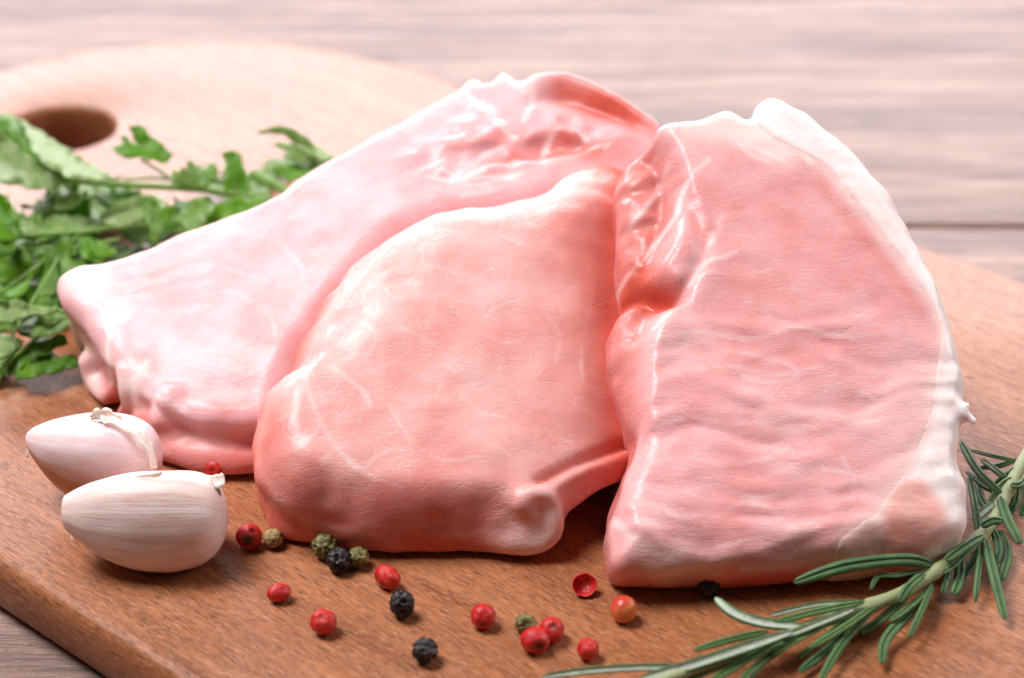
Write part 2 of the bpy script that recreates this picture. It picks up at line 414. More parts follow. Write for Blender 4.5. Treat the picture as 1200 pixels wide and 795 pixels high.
def poly_sdf(X, Y, P):
    P = np.vstack([P, P[:1]]); d = line_dist(X, Y, P); ins = np.zeros(X.shape, bool)
    for i in range(len(P)-1):
        (x0, y0), (x1, y1) = P[i], P[i+1]
        if y0 == y1: continue
        c = ((y0 > Y) != (y1 > Y)) & (X < (x1-x0)*(Y-y0)/(y1-y0)+x0); ins ^= c
    return np.where(ins, -d, d)
def lattice(shape, h, sp, seed):
    """smooth random field in [-1,1] on a grid of step h with features of size sp (per axis)"""
    r = np.random.default_rng(seed)
    dims = [int(math.ceil(n*h/s))+3 for n, s in zip(shape, sp)]
    a = r.uniform(-1, 1, dims).astype(np.float32)
    for ax, (n, s) in enumerate(zip(shape, sp)):
        x = np.arange(n)*h/s; i = np.floor(x).astype(int); f = x-i
        # quadratic B-spline weights, smooth in slope
        w0 = 0.5*(1-f)**2; w2 = 0.5*f**2; w1 = 1-w0-w2
        sh = [1]*a.ndim; sh[ax] = n
        a = np.take(a, i, ax)*w0.reshape(sh).astype(np.float32)+np.take(a, i+1, ax)*w1.reshape(sh).astype(np.float32)+np.take(a, i+2, ax)*w2.reshape(sh).astype(np.float32)
    return a*1.6
def surface_nets(F, org, h):
    S = F < 0
    c = S.astype(np.int8); cnt = np.zeros(tuple(n-1 for n in F.shape), np.int8)
    for i in (0, 1):
        for j in (0, 1):
            for k in (0, 1):
                cnt += c[i:c.shape[0]-1+i, j:c.shape[1]-1+j, k:c.shape[2]-1+k]
    act = np.argwhere((cnt > 0) & (cnt < 8)); n = len(act)
    pos = np.zeros((n, 3)); num = np.zeros(n)
    I, J, K = act.T
    cor = [(a, b, d) for a in (0, 1) for b in (0, 1) for d in (0, 1)]
    for a in cor:
        for ax in range(3):
            if a[ax]: continue
            b = list(a); b[ax] = 1
            fa = F[I+a[0], J+a[1], K+a[2]]; fb = F[I+b[0], J+b[1], K+b[2]]
            m = (fa < 0) != (fb < 0)
            t = np.where(m, fa/np.where(fa == fb, 1, fa-fb), 0)
            p = np.tile(np.array(a, float), (n, 1)); p[:, ax] += t
            pos[m] += p[m]; num[m] += 1
    V = (act+pos/num[:, None])*h+org
    vid = np.full(cnt.shape, -1, np.int32); vid[I, J, K] = np.arange(n)
    quads = []
    for ax in range(3):
        sl0 = [slice(1, -1)]*3; sl1 = [slice(1, -1)]*3
        sl0[ax] = slice(0, -1); sl1[ax] = slice(1, None)
        s0, s1 = S[tuple(sl0)], S[tuple(sl1)]
        e = np.argwhere(s0 != s1); flip = s0[tuple(e.T)]
        for q in range(3):
            if q != ax: e[:, q] += 1
        u, v = (ax+1) % 3, (ax+2) % 3
        def cell(du, dv):
            x = e.copy(); x[:, u] += du; x[:, v] += dv; return vid[x[:, 0], x[:, 1], x[:, 2]]
        a, b, c2, d = cell(-1, -1), cell(0, -1), cell(0, 0), cell(-1, 0)
        q = np.c_[a, b, c2, d]; q[~flip] = q[~flip][:, ::-1]
        quads.append(q)
    return V, np.vstack(quads)
def relax(V, Q, it=2, lam=0.5):
    e = np.vstack([Q[:, [0, 1]], Q[:, [1, 2]], Q[:, [2, 3]], Q[:, [3, 0]]])
    deg = np.bincount(e[:, 0], minlength=len(V))+np.bincount(e[:, 1], minlength=len(V))
    for _ in range(it):
        acc = np.zeros_like(V)
        for k in range(3):
            acc[:, k] = np.bincount(e[:, 0], V[e[:, 1], k], len(V))+np.bincount(e[:, 1], V[e[:, 0], k], len(V))
        V = V+lam*(acc/deg[:, None]-V)
    return V

class Chop:
    STEP = 0.5
    def __init__(s, anchors, outline, T):
        P = [at(*a)*1000 for a in anchors]
        n = np.cross(P[1]-P[0], P[2]-P[0]); n /= np.linalg.norm(n); n = n if n[2] > 0 else -n
        s.P0 = sum(P)/3; s.n = n; u = RT-(RT@n)*n; s.u = u/np.linalg.norm(u); s.v = np.cross(n, s.u); s.T = T
        O = catmull([s.uv(x, y) for x, y in outline], 5)
        s.lo = np.r_[O.min(0)-7, -T-3]; s.hi = np.r_[O.max(0)+7, 13.0]
        # never reach far below the board
        h = s.STEP
        s.shape = tuple(int(math.ceil((b-a)/h))+1 for a, b in zip(s.lo, s.hi))
        s.U = (s.lo[0]+np.arange(s.shape[0])*h)[:, None]; s.V = (s.lo[1]+np.arange(s.shape[1])*h)[None, :]
        s.X, s.Y = np.broadcast_arrays(s.U, s.V)
        s.W = (s.lo[2]+np.arange(s.shape[2])*h).astype(np.float32)[None, None, :]
        s.d2 = poly_sdf(s.X, s.Y, O)
        s.h = np.zeros(s.X.shape); s.r = np.full(s.X.shape, 4.0)
        s.fat = np.zeros(s.X.shape); s.vein = np.zeros(s.X.shape); s.deep = np.zeros(s.X.shape)
        s.caps = []; s.region = None; s.Tm = np.full(s.X.shape, float(T))
    def uv(s, x, y, lift=0.0):
        d = ray(x, y); C = PC*1000; t = ((s.P0+s.n*lift-C)@s.n)/(d@s.n); h = C+d*t-s.P0
        return np.array([h@s.u, h@s.v])
    def line(s, pts, sub=5): return line_dist(s.X, s.Y, catmull([s.uv(*p) for p in pts], sub, False))
    def region_px(s, pts): return poly_sdf(s.X, s.Y, catmull([s.uv(*p) for p in pts], 4))
    def ridge(s, pts, wid, amp): s.h = s.h+amp*np.exp(-(s.line(pts)/wid)**2)
    def seam(s, pts, wid=0.45, amt=0.8, ridge=0.12, soft=0.5):
        d = s.line(pts)+0.18*lattice(s.X.shape, s.STEP, (2.5, 2.5), len(pts))
        s.vein = np.maximum(s.vein, amt*(1-sst(d, wid*0.2, wid*1.7))*np.clip(0.75+0.6*lattice(s.X.shape, s.STEP, (5, 5), 7*len(pts)+1), 0.15, 1)); s.h = s.h+0.4*ridge*np.exp(-(d/0.9)**2)
    def blob(s, x, y, rx, amp, ry=None, rot=0.0):
        c = s.uv(x, y); dx, dy = s.X-c[0], s.Y-c[1]; ry = ry or rx
        a, b = dx*math.cos(rot)+dy*math.sin(rot), -dx*math.sin(rot)+dy*math.cos(rot)
        g = np.exp(-((a/rx)**2+(b/ry)**2)); s.h = s.h+amp*g; return g
    def plate(s, pts, amp, soft):                                  # raise or lower an area
        d = s.region_px(pts); g = 1-sst(d, -soft, soft); s.h = s.h+amp*g; return g
    def cap(s, pts, k=2.0): s.caps.append((pts, k))                # pts: (px, py, z_mm, r_mm)
    def field(s, noise_amp=(0.7, 0.25), bulge=1.0, seed=1, board_k=3.0, wall_noise=0.6):
        h = s.STEP; W = s.W
        n1 = lattice(s.shape, h, (9, 9, 9), seed); n2 = lattice(s.shape, h, (3.2, 3.2, 3.2), seed+1)
        hh = s.h.astype(np.float32)[:, :, None]; rr = s.r.astype(np.float32)[:, :, None]
        dep = np.clip((hh-W)/s.T, 0, 1)
        a = s.d2.astype(np.float32)[:, :, None]-bulge*np.sin(dep*math.pi)+wall_noise*(n1*1.2+n2*0.7)
        b = W-hh+noise_amp[0]*n1+noise_amp[1]*n2
        qa, qb = a+rr, b+rr
        F = np.sqrt(np.maximum(qa, 0)**2+np.maximum(qb, 0)**2)+np.minimum(np.maximum(qa, qb), 0)-rr
        F = smax(F, -(W+s.Tm.astype(np.float32)[:, :, None])+n1, 5.0)
        Z = s.P0[2]+s.X[:, :, None]*s.u[2]+s.Y[:, :, None]*s.v[2]+W*s.n[2]
        for pts, k in s.caps:
            Q = []
            for x, y, z, r in pts:
                w = at(x, y, z/1000)*1000-s.P0; Q.append((w@s.u, w@s.v, w@s.n, r))
            Q = catmull(np.array(Q), 4, False)
            m = Q[:, 3].max()+k+1.5
            i0 = np.maximum(np.floor((Q[:, :3].min(0)-m-s.lo)/h).astype(int), 0); i1 = np.ceil((Q[:, :3].max(0)+m-s.lo)/h).astype(int)
            sl = tuple(slice(a_, b_) for a_, b_ in zip(i0, i1))
            x_, y_, z_ = s.X[sl[0], sl[1]][:, :, None], s.Y[sl[0], sl[1]][:, :, None], W[:, :, sl[2]]
            d = np.full(F[sl].shape, 1e9)
            for i in range(len(Q)-1):
                p, q = Q[i, :3], Q[i+1, :3]; pq = q-p; L = max(pq@pq, 1e-9)
                t = np.clip(((x_-p[0])*pq[0]+(y_-p[1])*pq[1]+(z_-p[2])*pq[2])/L, 0, 1)
                d = np.minimum(d, np.sqrt((x_-p[0]-t*pq[0])**2+(y_-p[1]-t*pq[1])**2+(z_-p[2]-t*pq[2])**2)-(Q[i, 3]*(1-t)+Q[i+1, 3]*t))
            F[sl] = smin(F[sl], d+0.25*n2[sl], k)
        F = smax(F, 0.12-Z, board_k)
        for ax in range(3):
            for e in (0, -1):
                ix = [slice(None)]*3; ix[ax] = e; F[tuple(ix)] = np.maximum(F[tuple(ix)], 0.3)
        s.F = F; s.n1 = n1; s.n2 = n2
    def samp(s, A, V):
        x = np.clip((V[:, 0]-s.lo[0])/s.STEP, 0, s.shape[0]-1.001); y = np.clip((V[:, 1]-s.lo[1])/s.STEP, 0, s.shape[1]-1.001)
        i, j = x.astype(int), y.astype(int); f, g = x-i, y-j
        return A[i, j]*(1-f)*(1-g)+A[i+1, j]*f*(1-g)+A[i, j+1]*(1-f)*g+A[i+1, j+1]*f*g
    def s3(s, A, V):
        i = np.clip(np.round((V-s.lo)/s.STEP).astype(int), 0, np.array(s.shape)-1); return A[i[:, 0], i[:, 1], i[:, 2]]
    def px(s, V):
        q = s.P0+V[:, :1]*s.u+V[:, 1:2]*s.v+V[:, 2:3]*s.n-PC*1000; k = LENS/36*1200/(q@FW)
        return 600+(q@RT)*k, 397.5-(q@UP)*k
    def pxline(s, V, pts):
        x, y = s.px(V); return line_dist(x, y, catmull(np.array(pts, float), 5, False))
    def world(s, V): return (s.P0+V[:, :1]*s.u+V[:, 1:2]*s.v+V[:, 2:3]*s.n)/1000
    def finish(s, label, mat, color_fn=None, fat_deep=None, fat_proud=0.5):
        base = s.P0.copy()/1000; base[2] = 0
        root = empty('pork_chop', base); tag(root, label, 'pork chop', 'raw pork chops on the board')
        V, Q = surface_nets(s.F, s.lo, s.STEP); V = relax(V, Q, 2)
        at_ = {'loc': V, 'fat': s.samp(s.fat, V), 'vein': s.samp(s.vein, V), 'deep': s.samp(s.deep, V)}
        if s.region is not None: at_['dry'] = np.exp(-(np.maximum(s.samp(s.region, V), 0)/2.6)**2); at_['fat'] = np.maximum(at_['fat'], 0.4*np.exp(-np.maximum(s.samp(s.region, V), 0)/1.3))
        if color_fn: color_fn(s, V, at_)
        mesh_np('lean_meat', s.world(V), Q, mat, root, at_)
        if s.region is not None:
            R = s.region.astype(np.float32)[:, :, None]+1.2*s.n1+0.35*s.n2
            off = np.clip(-R*0.10+0.02, 0.0, fat_proud)
            G = smax(s.F-off, R, 0.3)
            Z = s.P0[2]+s.X[:, :, None]*s.u[2]+s.Y[:, :, None]*s.v[2]+s.W*s.n[2]
            G = np.maximum(G, 0.12-Z)
            for ax in range(3):
                for e in (0, -1):
                    ix = [slice(None)]*3; ix[ax] = e; G[tuple(ix)] = np.maximum(G[tuple(ix)], 0.3)
            V, Q = surface_nets(G, s.lo, s.STEP); V = relax(V, Q, 2)
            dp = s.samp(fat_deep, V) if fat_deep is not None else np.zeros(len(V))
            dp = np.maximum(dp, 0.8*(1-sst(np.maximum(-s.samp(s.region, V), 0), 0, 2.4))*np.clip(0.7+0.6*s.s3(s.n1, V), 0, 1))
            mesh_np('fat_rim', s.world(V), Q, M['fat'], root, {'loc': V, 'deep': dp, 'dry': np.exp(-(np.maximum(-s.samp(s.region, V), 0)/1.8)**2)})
        s.F = s.n1 = s.n2 = None
        return root

def build_left_chop():
    s = Chop([(80, 332, .022), (300, 482, .015), (620, 110, .0485)],
             [(62, 326), (83, 310), (118, 296), (158, 280), (203, 263), (248, 246), (298, 226), (328, 206), (370, 176), (418, 151), (468, 127), (518, 98), (551, 83),
              (574, 88), (590, 80), (613, 93), (632, 88), (662, 85), (692, 96), (722, 114), (752, 132), (775, 150), (790, 230), (720, 330), (560, 440), (400, 500),
              (300, 486), (250, 484), (205, 474), (165, 455), (140, 432), (112, 400), (88, 368), (70, 345)], 60)
    s.r = 3.0+5.5*np.exp(-(s.line([(150, 285), (250, 246), (330, 206), (420, 151), (520, 98)])/9)**2)
    s.h += 1.8*(1-np.exp(-np.maximum(-s.d2, 0)/16))
    # front lip turns down where the slab is thin
    g = s.line([(140, 420), (190, 452), (250, 466), (330, 470)]); s.h -= 1.2*np.exp(-(g/5)**2)
    # tissue dent on the left and the fat corner
    s.ridge([(150, 345), (190, 338), (240, 326)], 2.6, -0.6)
    s.ridge([(95, 335), (120, 350), (138, 368)], 2.0, 0.35)
    s.plate([(470, 275), (600, 245), (700, 205), (790, 180), (800, 420), (400, 510), (345, 440)], -7.0, 6)
    # hollow with torn muscle at the top right
    s.blob(640, 172, 7, -2.6, 6); s.blob(690, 175, 6, -2.2, 5); s.blob(545, 195, 6, -1.4, 5); s.blob(560, 160, 7, 0.8, 6)
    s.ridge([(520, 200), (560, 208), (600, 206), (640, 196), (690, 178)], 2.2, 1.5)
    s.ridge([(625, 120), (660, 118), (710, 132), (760, 155)], 2.0, -1.6)
    s.ridge([(630, 98), (670, 96), (710, 112), (765, 148)], 3.2, 2.2)
    s.ridge([(600, 175), (625, 160), (655, 155), (690, 165)], 1.8, 1.2)
    s.ridge([(560, 130), (585, 150), (605, 165)], 1.4, 0.5)
    X = lattice(s.X.shape, s.STEP, (3.2, 3.2), 77)
    near = np.exp(-(s.line([(530, 190), (600, 175), (700, 150)])/9)**2)
    s.h += (1.0*X+0.45*lattice(s.X.shape, s.STEP, (1.7, 1.7), 78))*near
    # colour
    s.deep = np.clip(0.85*np.exp(-(s.line([(660, 108), (700, 122), (745, 142)])/4.0)**2)+0.55*np.exp(-(s.line([(600, 185), (635, 172), (690, 176)])/4.5)**2)
                     + 0.35*near*(0.5+X), 0, 0.9)
    for q in ([(545, 108), (560, 128), (580, 148), (605, 168)], [(625, 110), (622, 128), (614, 145)], [(500, 212), (545, 215), (600, 214), (650, 198), (700, 172)],
              [(635, 172), (645, 160), (665, 153), (688, 163)], [(640, 195), (634, 178)], [(520, 205), (545, 212), (570, 210)]):
        s.seam(q, 0.55, 0.75, 0.2)
    for q in ([(268, 345), (295, 358), (318, 375), (325, 400)], [(215, 300), (260, 318), (300, 330)], [(330, 290), (352, 315), (360, 345)]):
        s.seam(q, 0.4, 0.35, 0.05)
    s.fat = np.clip(0.8*(1-sst(s.region_px([(60, 325), (100, 312), (140, 335), (150, 362), (142, 375), (120, 360), (85, 345)]), -1.5, 2.0)), 0, 1)*0.5
    # lumps along the cut front
    s.cap([(144, 436, 14, 1.6), (150, 455, 11, 2.2), (152, 474, 7, 1.8), (146, 484, 4, 1.6)], 1.8)
    s.cap([(168, 452, 12.5, 1.6), (166, 470, 9, 1.6)], 1.4)
    s.cap([(200, 468, 13, 2.6), (235, 476, 11, 3.0), (270, 470, 12, 2.4)], 1.5)
    s.cap([(190, 492, 8, 3.0), (225, 506, 5, 3.4), (270, 512, 5, 3.0), (310, 505, 6, 3)], 1.6)
    s.cap([(175, 500, 4, 4), (200, 525, 2, 4), (250, 540, 2, 4), (300, 540, 3, 3)], 2.5)
    s.cap([(103, 425, 6.5, 2.0), (110, 446, 3, 2.2), (126, 464, 2.5, 2.2)], 3.0)
    # fat along the far upper edge
    d = s.line([(60, 320), (118, 294), (203, 261), (298, 224), (328, 204), (370, 174), (418, 149), (468, 125), (518, 96), (551, 81), (590, 78), (618, 90)])
    s.region = d-2.6-1.6*sst(s.line([(470, 134), (520, 105), (553, 88), (590, 84), (610, 92)]), 14, 0)
    s.field((0.35, 0.16), 1.0, 11, 2.5, 0.75)
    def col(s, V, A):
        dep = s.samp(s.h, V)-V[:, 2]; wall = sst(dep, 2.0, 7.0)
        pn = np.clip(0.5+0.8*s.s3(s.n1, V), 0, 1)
        A['deep'] = np.clip(np.maximum(A['deep']*(1-wall), wall*(0.50+0.40*pn)), 0, 0.92)  # cut walls: muscle red with their shade painted in
        px = (s.P0+V[:, :1]*s.u+V[:, 1:2]*s.v+V[:, 2:3]*s.n)
        pj = lambda pts, w: np.exp(-(s.pxline(V, pts)/w)**2)*(dep > -1.5)
        x_, y_ = s.px(V)
        A['fat'] = np.maximum(A['fat'], 0.5*wall*sst(x_, 128, 108)); A['deep'] *= 1-0.7*wall*sst(x_, 135, 110)
        A['vein'] = np.maximum(A['vein'], 0.75*np.maximum(pj([(92, 338), (115, 358), (127, 380), (126, 415), (131, 450)], 3.0), pj([(120, 362), (135, 372), (145, 371)], 4)))
        A['vein'] = np.maximum(A['vein'], 0.55*pj([(172, 425), (160, 440), (150, 452), (172, 462), (195, 470), (215, 478)], 5))
        A['fat'] = np.maximum(A['fat'], 0.22*np.maximum(pj([(190, 488), (215, 495), (250, 500), (300, 498)], 6), pj([(165, 500), (180, 515), (195, 530)], 5)))
        A['deep'] = np.maximum(A['deep'], np.maximum(0.45*pj([(250, 474), (266, 478), (290, 470)], 8), 0.3*pj([(200, 455), (225, 462), (245, 455)], 10)))
        A['deep'] = np.maximum(A['deep'], 0.6*pj([(195, 505), (225, 520), (270, 530)], 12))
        # pale nodules at the corner
        c = at(155, 455, .011)*1000; dd = np.linalg.norm(px-c, axis=1)
        A['fat'] = np.maximum(A['fat'], 0.85*np.exp(-(dd/4.5)**2)); A['deep'] *= 1-np.exp(-(dd/5)**2)
        c = at(230, 512, .005)*1000; dd = np.abs((px-c)@UP)+np.maximum(0, np.abs((px-c)[:, 0])-12)*.5
        A['fat'] = np.maximum(A['fat'], 0.2*np.exp(-(dd/2.0)**2))
    s.finish('pale pink pork chop lying at the back left beside the parsley', M['meat_left'], col, None, 0.12)

def build_mid_chop():
    s = Chop([(322, 500, .0215), (600, 585, .0125), (700, 190, .0468)],
             [(304, 490), (307, 462), (324, 434), (343, 410), (347, 384), (362, 350), (392, 310), (430, 268), (468, 242), (500, 226), (545, 217), (592, 217), (642, 202),
              (690, 178), (722, 165), (752, 185), (757, 260), (757, 340), (757, 420), (760, 500), (745, 532), (702, 556), (672, 574), (648, 592), (622, 604), (575, 606),
              (520, 604), (460, 600), (400, 592), (345, 574), (315, 548), (304, 520)], 24)
    s.r = 4.5+6.0*np.exp(-(s.line([(303, 480), (310, 555), (390, 592), (470, 602), (560, 606)])/11)**2)
    right = s.line([(735, 150), (740, 260), (745, 400), (745, 540)])
    s.h -= 4.0*np.exp(-(right/7.0)**2)                              # falls away towards the neighbour
    s.h -= 3.8*np.exp(-(s.line([(345, 390), (392, 310), (430, 268), (500, 226), (592, 217), (690, 178), (722, 166)])/7.5)**2)
    s.h += 3.0*(1-np.exp(-np.maximum(-s.d2, 0)/14))
    s.blob(617, 604, 3.2, -1.0, 4.5); s.blob(470, 330, 22, 1.4, 14, 0.7); s.blob(420, 450, 20, -0.5, 12); s.blob(600, 300, 16, 0.7, 16); s.blob(340, 395, 4, -1.0, 3)
    s.ridge([(345, 400), (375, 385), (420, 360), (470, 340)], 4, -0.7)
    s.Tm = 24-17*np.exp(-(s.line([(668, 575), (700, 556), (750, 526)])/7.0)**2)
    s.ridge([(735, 512), (700, 532), (660, 552), (622, 574), (606, 590)], 1.2, -1.9)   # fold of the tail
    s.ridge([(735, 525), (700, 546), (662, 566), (640, 578)], 2.2, 1.2)
    s.r = s.r+5.0*np.exp(-(s.line([(345, 390), (392, 310), (468, 242), (545, 217)])/7)**2)
    rp = lattice(s.X.shape, s.STEP, (7, 2.6), 5); s.h += 0.16*rp
    for q in ([(357, 437), (363, 466), (376, 500), (395, 530), (425, 556), (470, 572)], [(393, 437), (412, 452), (428, 468), (434, 484)], [(376, 500), (362, 520), (345, 532)],
              [(395, 530), (378, 545)], [(425, 556), (440, 540), (462, 530)]):
        s.seam(q, 0.26, 0.5, 0.08)
    for q in ([(470, 395), (500, 408), (522, 425), (528, 440)], [(508, 300), (505, 330), (512, 360), (498, 395)], [(575, 245), (588, 265), (585, 285), (605, 295), (625, 300)],
              [(603, 235), (590, 260)], [(683, 395), (680, 425), (682, 450)], [(455, 480), (480, 520), (520, 545), (560, 540)], [(560, 400), (590, 412), (612, 405)],
              [(640, 380), (655, 400), (650, 430)], [(420, 380), (440, 400), (430, 425)], [(540, 470), (560, 490), (590, 495)]):
        s.seam(q, 0.24, 0.42, 0.06)
    s.seam([(500, 226), (545, 219), (600, 218), (650, 203), (700, 178)], 0.8, 0.45, 0.1)
    s.deep = np.clip(0.75*np.exp(-(right/11)**2)+0.20*np.exp(-(s.line([(640, 250), (690, 330), (700, 420), (650, 480)])/12)**2), 0, 0.8)  # right edge reddened: painted shade of the neighbouring chop
    s.deep = np.maximum(s.deep, 0.62*np.exp(-(s.line([(306, 500), (308, 545), (335, 574), (400, 592), (470, 602), (560, 604)])/6.5)**2))  # lower left rim: redder flesh, with shade under the face painted in
    s.deep = np.maximum(s.deep, 0.5*np.exp(-(s.line([(735, 512), (700, 532), (660, 552), (622, 574)])/1.2)**2))
    # ear-shaped curl of fat at the lower edge
    s.cap([(614, 588, 11.4, 2.6), (624, 605, 7.6, 3.0), (614, 624, 4.4, 3.4)], 2.6)
    s.cap([(624, 577, 13.6, 1.2), (638, 578, 13.4, 1.5), (647, 590, 11.0, 1.8), (649, 606, 8.4, 2.0), (645, 624, 5.4, 2.1), (628, 637, 3.2, 2.2), (598, 636, 3.0, 2.6), (566, 628, 3.2, 3.0)], 1.8)
    s.cap([(345, 612, 2.0, 4.5), (420, 622, 2.0, 5.0), (520, 622, 2.2, 5), (570, 618, 3, 4)], 4.0)
    s.field((0.42, 0.17), 1.2, 21, 2.5, 0.9)
    def col(s, V, A):
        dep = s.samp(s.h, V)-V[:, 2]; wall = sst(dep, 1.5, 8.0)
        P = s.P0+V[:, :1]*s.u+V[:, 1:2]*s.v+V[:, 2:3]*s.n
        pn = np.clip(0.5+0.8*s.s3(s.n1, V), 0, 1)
        A['deep'] = np.clip(np.maximum(A['deep']*(1-.5*wall), wall*(0.55+0.35*pn)), 0, 0.92)  # side walls: muscle red plus painted shade
        pj = lambda pts, w: np.exp(-(s.pxline(V, pts)/w)**2)*(dep > 1.0)
        A['deep'] = np.maximum(A['deep'], 0.45*np.maximum(pj([(325, 565), (380, 592), (440, 606), (500, 606)], 9), pj([(520, 615), (560, 604), (592, 590)], 5)))
        A['fat'] = np.maximum(A['fat'], 0.18*np.maximum(pj([(320, 588), (360, 608), (410, 622), (450, 628)], 5), pj([(540, 628), (565, 624), (590, 618)], 5)))
        for (x, y, z, r, f, dp) in ((640, 582, 15, 4.5, .55, 0), (652, 612, 9, 4.5, .6, 0), (630, 640, 4, 5, .55, 0), (600, 632, 4, 4, .4, 0), (617, 598, 14, 2.8, 0, .45), (621, 612, 11, 2.6, 0, .45)):
            dd = np.linalg.norm(P-at(x, y, z/1000)*1000, axis=1); g = np.exp(-(dd/r)**2)
            A['fat'] = np.maximum(A['fat'], f*g); A['deep'] = np.clip(A['deep']*(1-g)+dp*g, 0, 1)
        low = np.exp(-(P[:, 2]/2.2)**2)*(P[:, 0] < -5)
        A['fat'] = np.maximum(A['fat'], 0.12*low)
    s.finish('marbled pink pork chop in the middle with an ear-shaped curl at its lower edge', M['meat_mid'], col)

def build_right_chop():
    s = Chop([(725, 605, .0155), (1040, 600, .0145), (905, 150, .0585)],
             [(724, 190), (738, 168), (768, 154), (783, 138), (815, 131), (850, 123), (880, 130), (893, 117), (910, 110), (936, 119), (968, 141), (1000, 169), (1026, 197), (1051, 232),
              (1073, 268), (1091, 304), (1108, 345), (1118, 384), (1126, 420), (1131, 450), (1130, 482), (1126, 520), (1131, 560), (1132, 598), (1122, 625), (1085, 640), (1030, 645),
              (975, 648), (930, 655), (860, 660), (800, 655), (760, 656), (726, 650), (722, 612), (728, 572), (740, 532), (750, 498), (742, 478), (730, 440), (722, 400), (724, 360), (738, 324), (732, 282), (728, 232)], 30)
    s.r = 4.0+3.0*np.exp(-(s.line([(740, 650), (860, 660), (980, 648), (1085, 640)])/8)**2)
    fl = s.region_px([(700, 140), (765, 150), (792, 185), (798, 240), (785, 285), (772, 315), (792, 345), (768, 378), (757, 415), (752, 470), (742, 505), (690, 510), (690, 300)])
    g = 1-sst(fl, -4.2, 2.4); s.h -= 6.5*g                          # the flank sits lower than the cut face
    s.h -= 2.5*np.exp(-(s.line([(705, 170), (705, 320)])/5)**2)
    s.ridge([(720, 330), (745, 326), (775, 338), (792, 347)], 1.8, -3.4)  # crease
    s.blob(742, 385, 5, 1.8, 9, 0.2)                                # swollen lobe below the crease
    s.blob(815, 320, 6, 0.9, 7); s.blob(800, 285, 3, 1.0, 4)
    s.ridge([(800, 215), (812, 250), (822, 290), (812, 325), (798, 348)], 1.6, -1.0)
    s.ridge([(838, 265), (825, 300), (800, 340)], 1.2, -0.5)
    s.h += g*(0.55*lattice(s.X.shape, s.STEP, (3.4, 2.2), 41)+0.3*lattice(s.X.shape, s.STEP, (1.6, 1.3), 42))
    s.h += 1.2*(1-np.exp(-np.maximum(-s.d2, 0)/12))*(1-g)
    wv = 3.0*lattice(s.X.shape, s.STEP, (14, 9), 12)+1.2*lattice(s.X.shape, s.STEP, (5, 5), 13)
    jj = np.clip(np.arange(s.shape[1])[None, :]+np.round(wv/s.STEP).astype(int), 0, s.shape[1]-1); ii = np.arange(s.shape[0])[:, None]
    rp = lattice(s.X.shape, s.STEP, (9, 2.2), 9)[ii, jj]; rp2 = lattice(s.X.shape, s.STEP, (4, 1.4), 10)[ii, jj]
    low = sst(s.Y, s.uv(900, 300)[1], s.uv(900, 480)[1])            # creped surface, strongest in the lower half
    s.h += (0.10+0.26*low)*rp*(1-g)+(0.05+0.12*low)*rp2*(1-g)
    for q, a in (([(765, 385), (830, 380), (900, 395), (980, 385)], .7), ([(760, 470), (830, 458), (900, 470), (990, 462), (1060, 470)], .6), ([(750, 520), (820, 505), (890, 520), (960, 512)], -.6),
                 ([(800, 420), (880, 410), (960, 425)], -.6), ([(780, 560), (860, 548), (930, 560)], .4)):
        s.ridge(q, 1.6, a*0.35)
    s.ridge([(735, 590), (760, 628), (800, 645), (860, 648), (930, 630), (975, 612)], 1.6, 0.6)
    # seams of connective tissue
    for q, w in (([(745, 195), (765, 175), (783, 160)], .7), ([(722, 268), (745, 240), (770, 212), (785, 185)], .8), ([(728, 305), (752, 290), (775, 265), (795, 245)], .7),
                 ([(793, 250), (800, 225), (812, 205), (830, 190)], .7), ([(835, 275), (828, 295), (815, 315)], .5), ([(808, 335), (825, 312), (848, 305), (862, 298)], .5),
                 ([(838, 262), (848, 256)], .5), ([(800, 345), (815, 330), (838, 322)], .4), ([(875, 170), (895, 182), (915, 190)], .9), ([(920, 168), (940, 180), (950, 195)], .8), ([(860, 165), (880, 185), (900, 192)], .6)):
        s.seam(q, w*.8, 0.6, 0.15)
    for q in ([(770, 400), (820, 392), (880, 400), (930, 388), (990, 398), (1050, 392)], [(790, 440), (850, 432), (905, 442), (960, 434)], [(860, 415), (910, 425), (935, 440), (915, 452), (870, 445)],
              [(765, 500), (820, 492), (880, 500), (940, 490), (1000, 498), (1060, 490)], [(760, 545), (800, 538), (850, 548), (900, 540)], [(800, 580), (840, 572), (880, 585), (930, 578)],
              [(840, 610), (870, 590), (905, 600), (930, 625)], [(985, 540), (1000, 565), (995, 590)], [(840, 640), (900, 628), (950, 615)], [(780, 600), (800, 610), (830, 600)], [(900, 560), (950, 552), (1010, 560)]):
        s.seam(q, 0.26, 0.45, 0.12)
    s.seam([(720, 600), (732, 620), (755, 640), (790, 652), (850, 652), (900, 640), (960, 622)], 0.5, 0.5, 0.25)
    s.deep = np.clip(0.55*g+0.16*np.exp(-(s.line([(880, 300), (930, 360)])/16)**2)+0.75*np.exp(-(s.line([(722, 328), (750, 326), (785, 342)])/2.0)**2)+0.4*np.exp(-(s.line([(742, 315), (760, 300)])/3)**2), 0, 0.9)
    s.deep = np.maximum(s.deep, 0.30*np.exp(-(s.line([(965, 220), (1005, 268), (1045, 318), (1080, 362)])/2.2)**2))
    # fat
    s.fat = np.clip(0.75*(1-sst(s.region_px([(775, 120), (790, 158), (830, 168), (880, 178), (930, 192), (940, 110), (870, 100)]), -5, 4)), 0, 1)
    fatpts = [(858, 105), (870, 132), (900, 164), (936, 184), (967, 203), (1008, 251), (1047, 302), (1080, 345), (1099, 383), (1101, 415), (1090, 452), (1085, 488), (1070, 528),
              (1054, 562), (1036, 588), (1018, 608), (996, 622), (982, 642), (995, 690), (1060, 700), (1180, 680), (1190, 400), (1100, 200), (900, 60)]
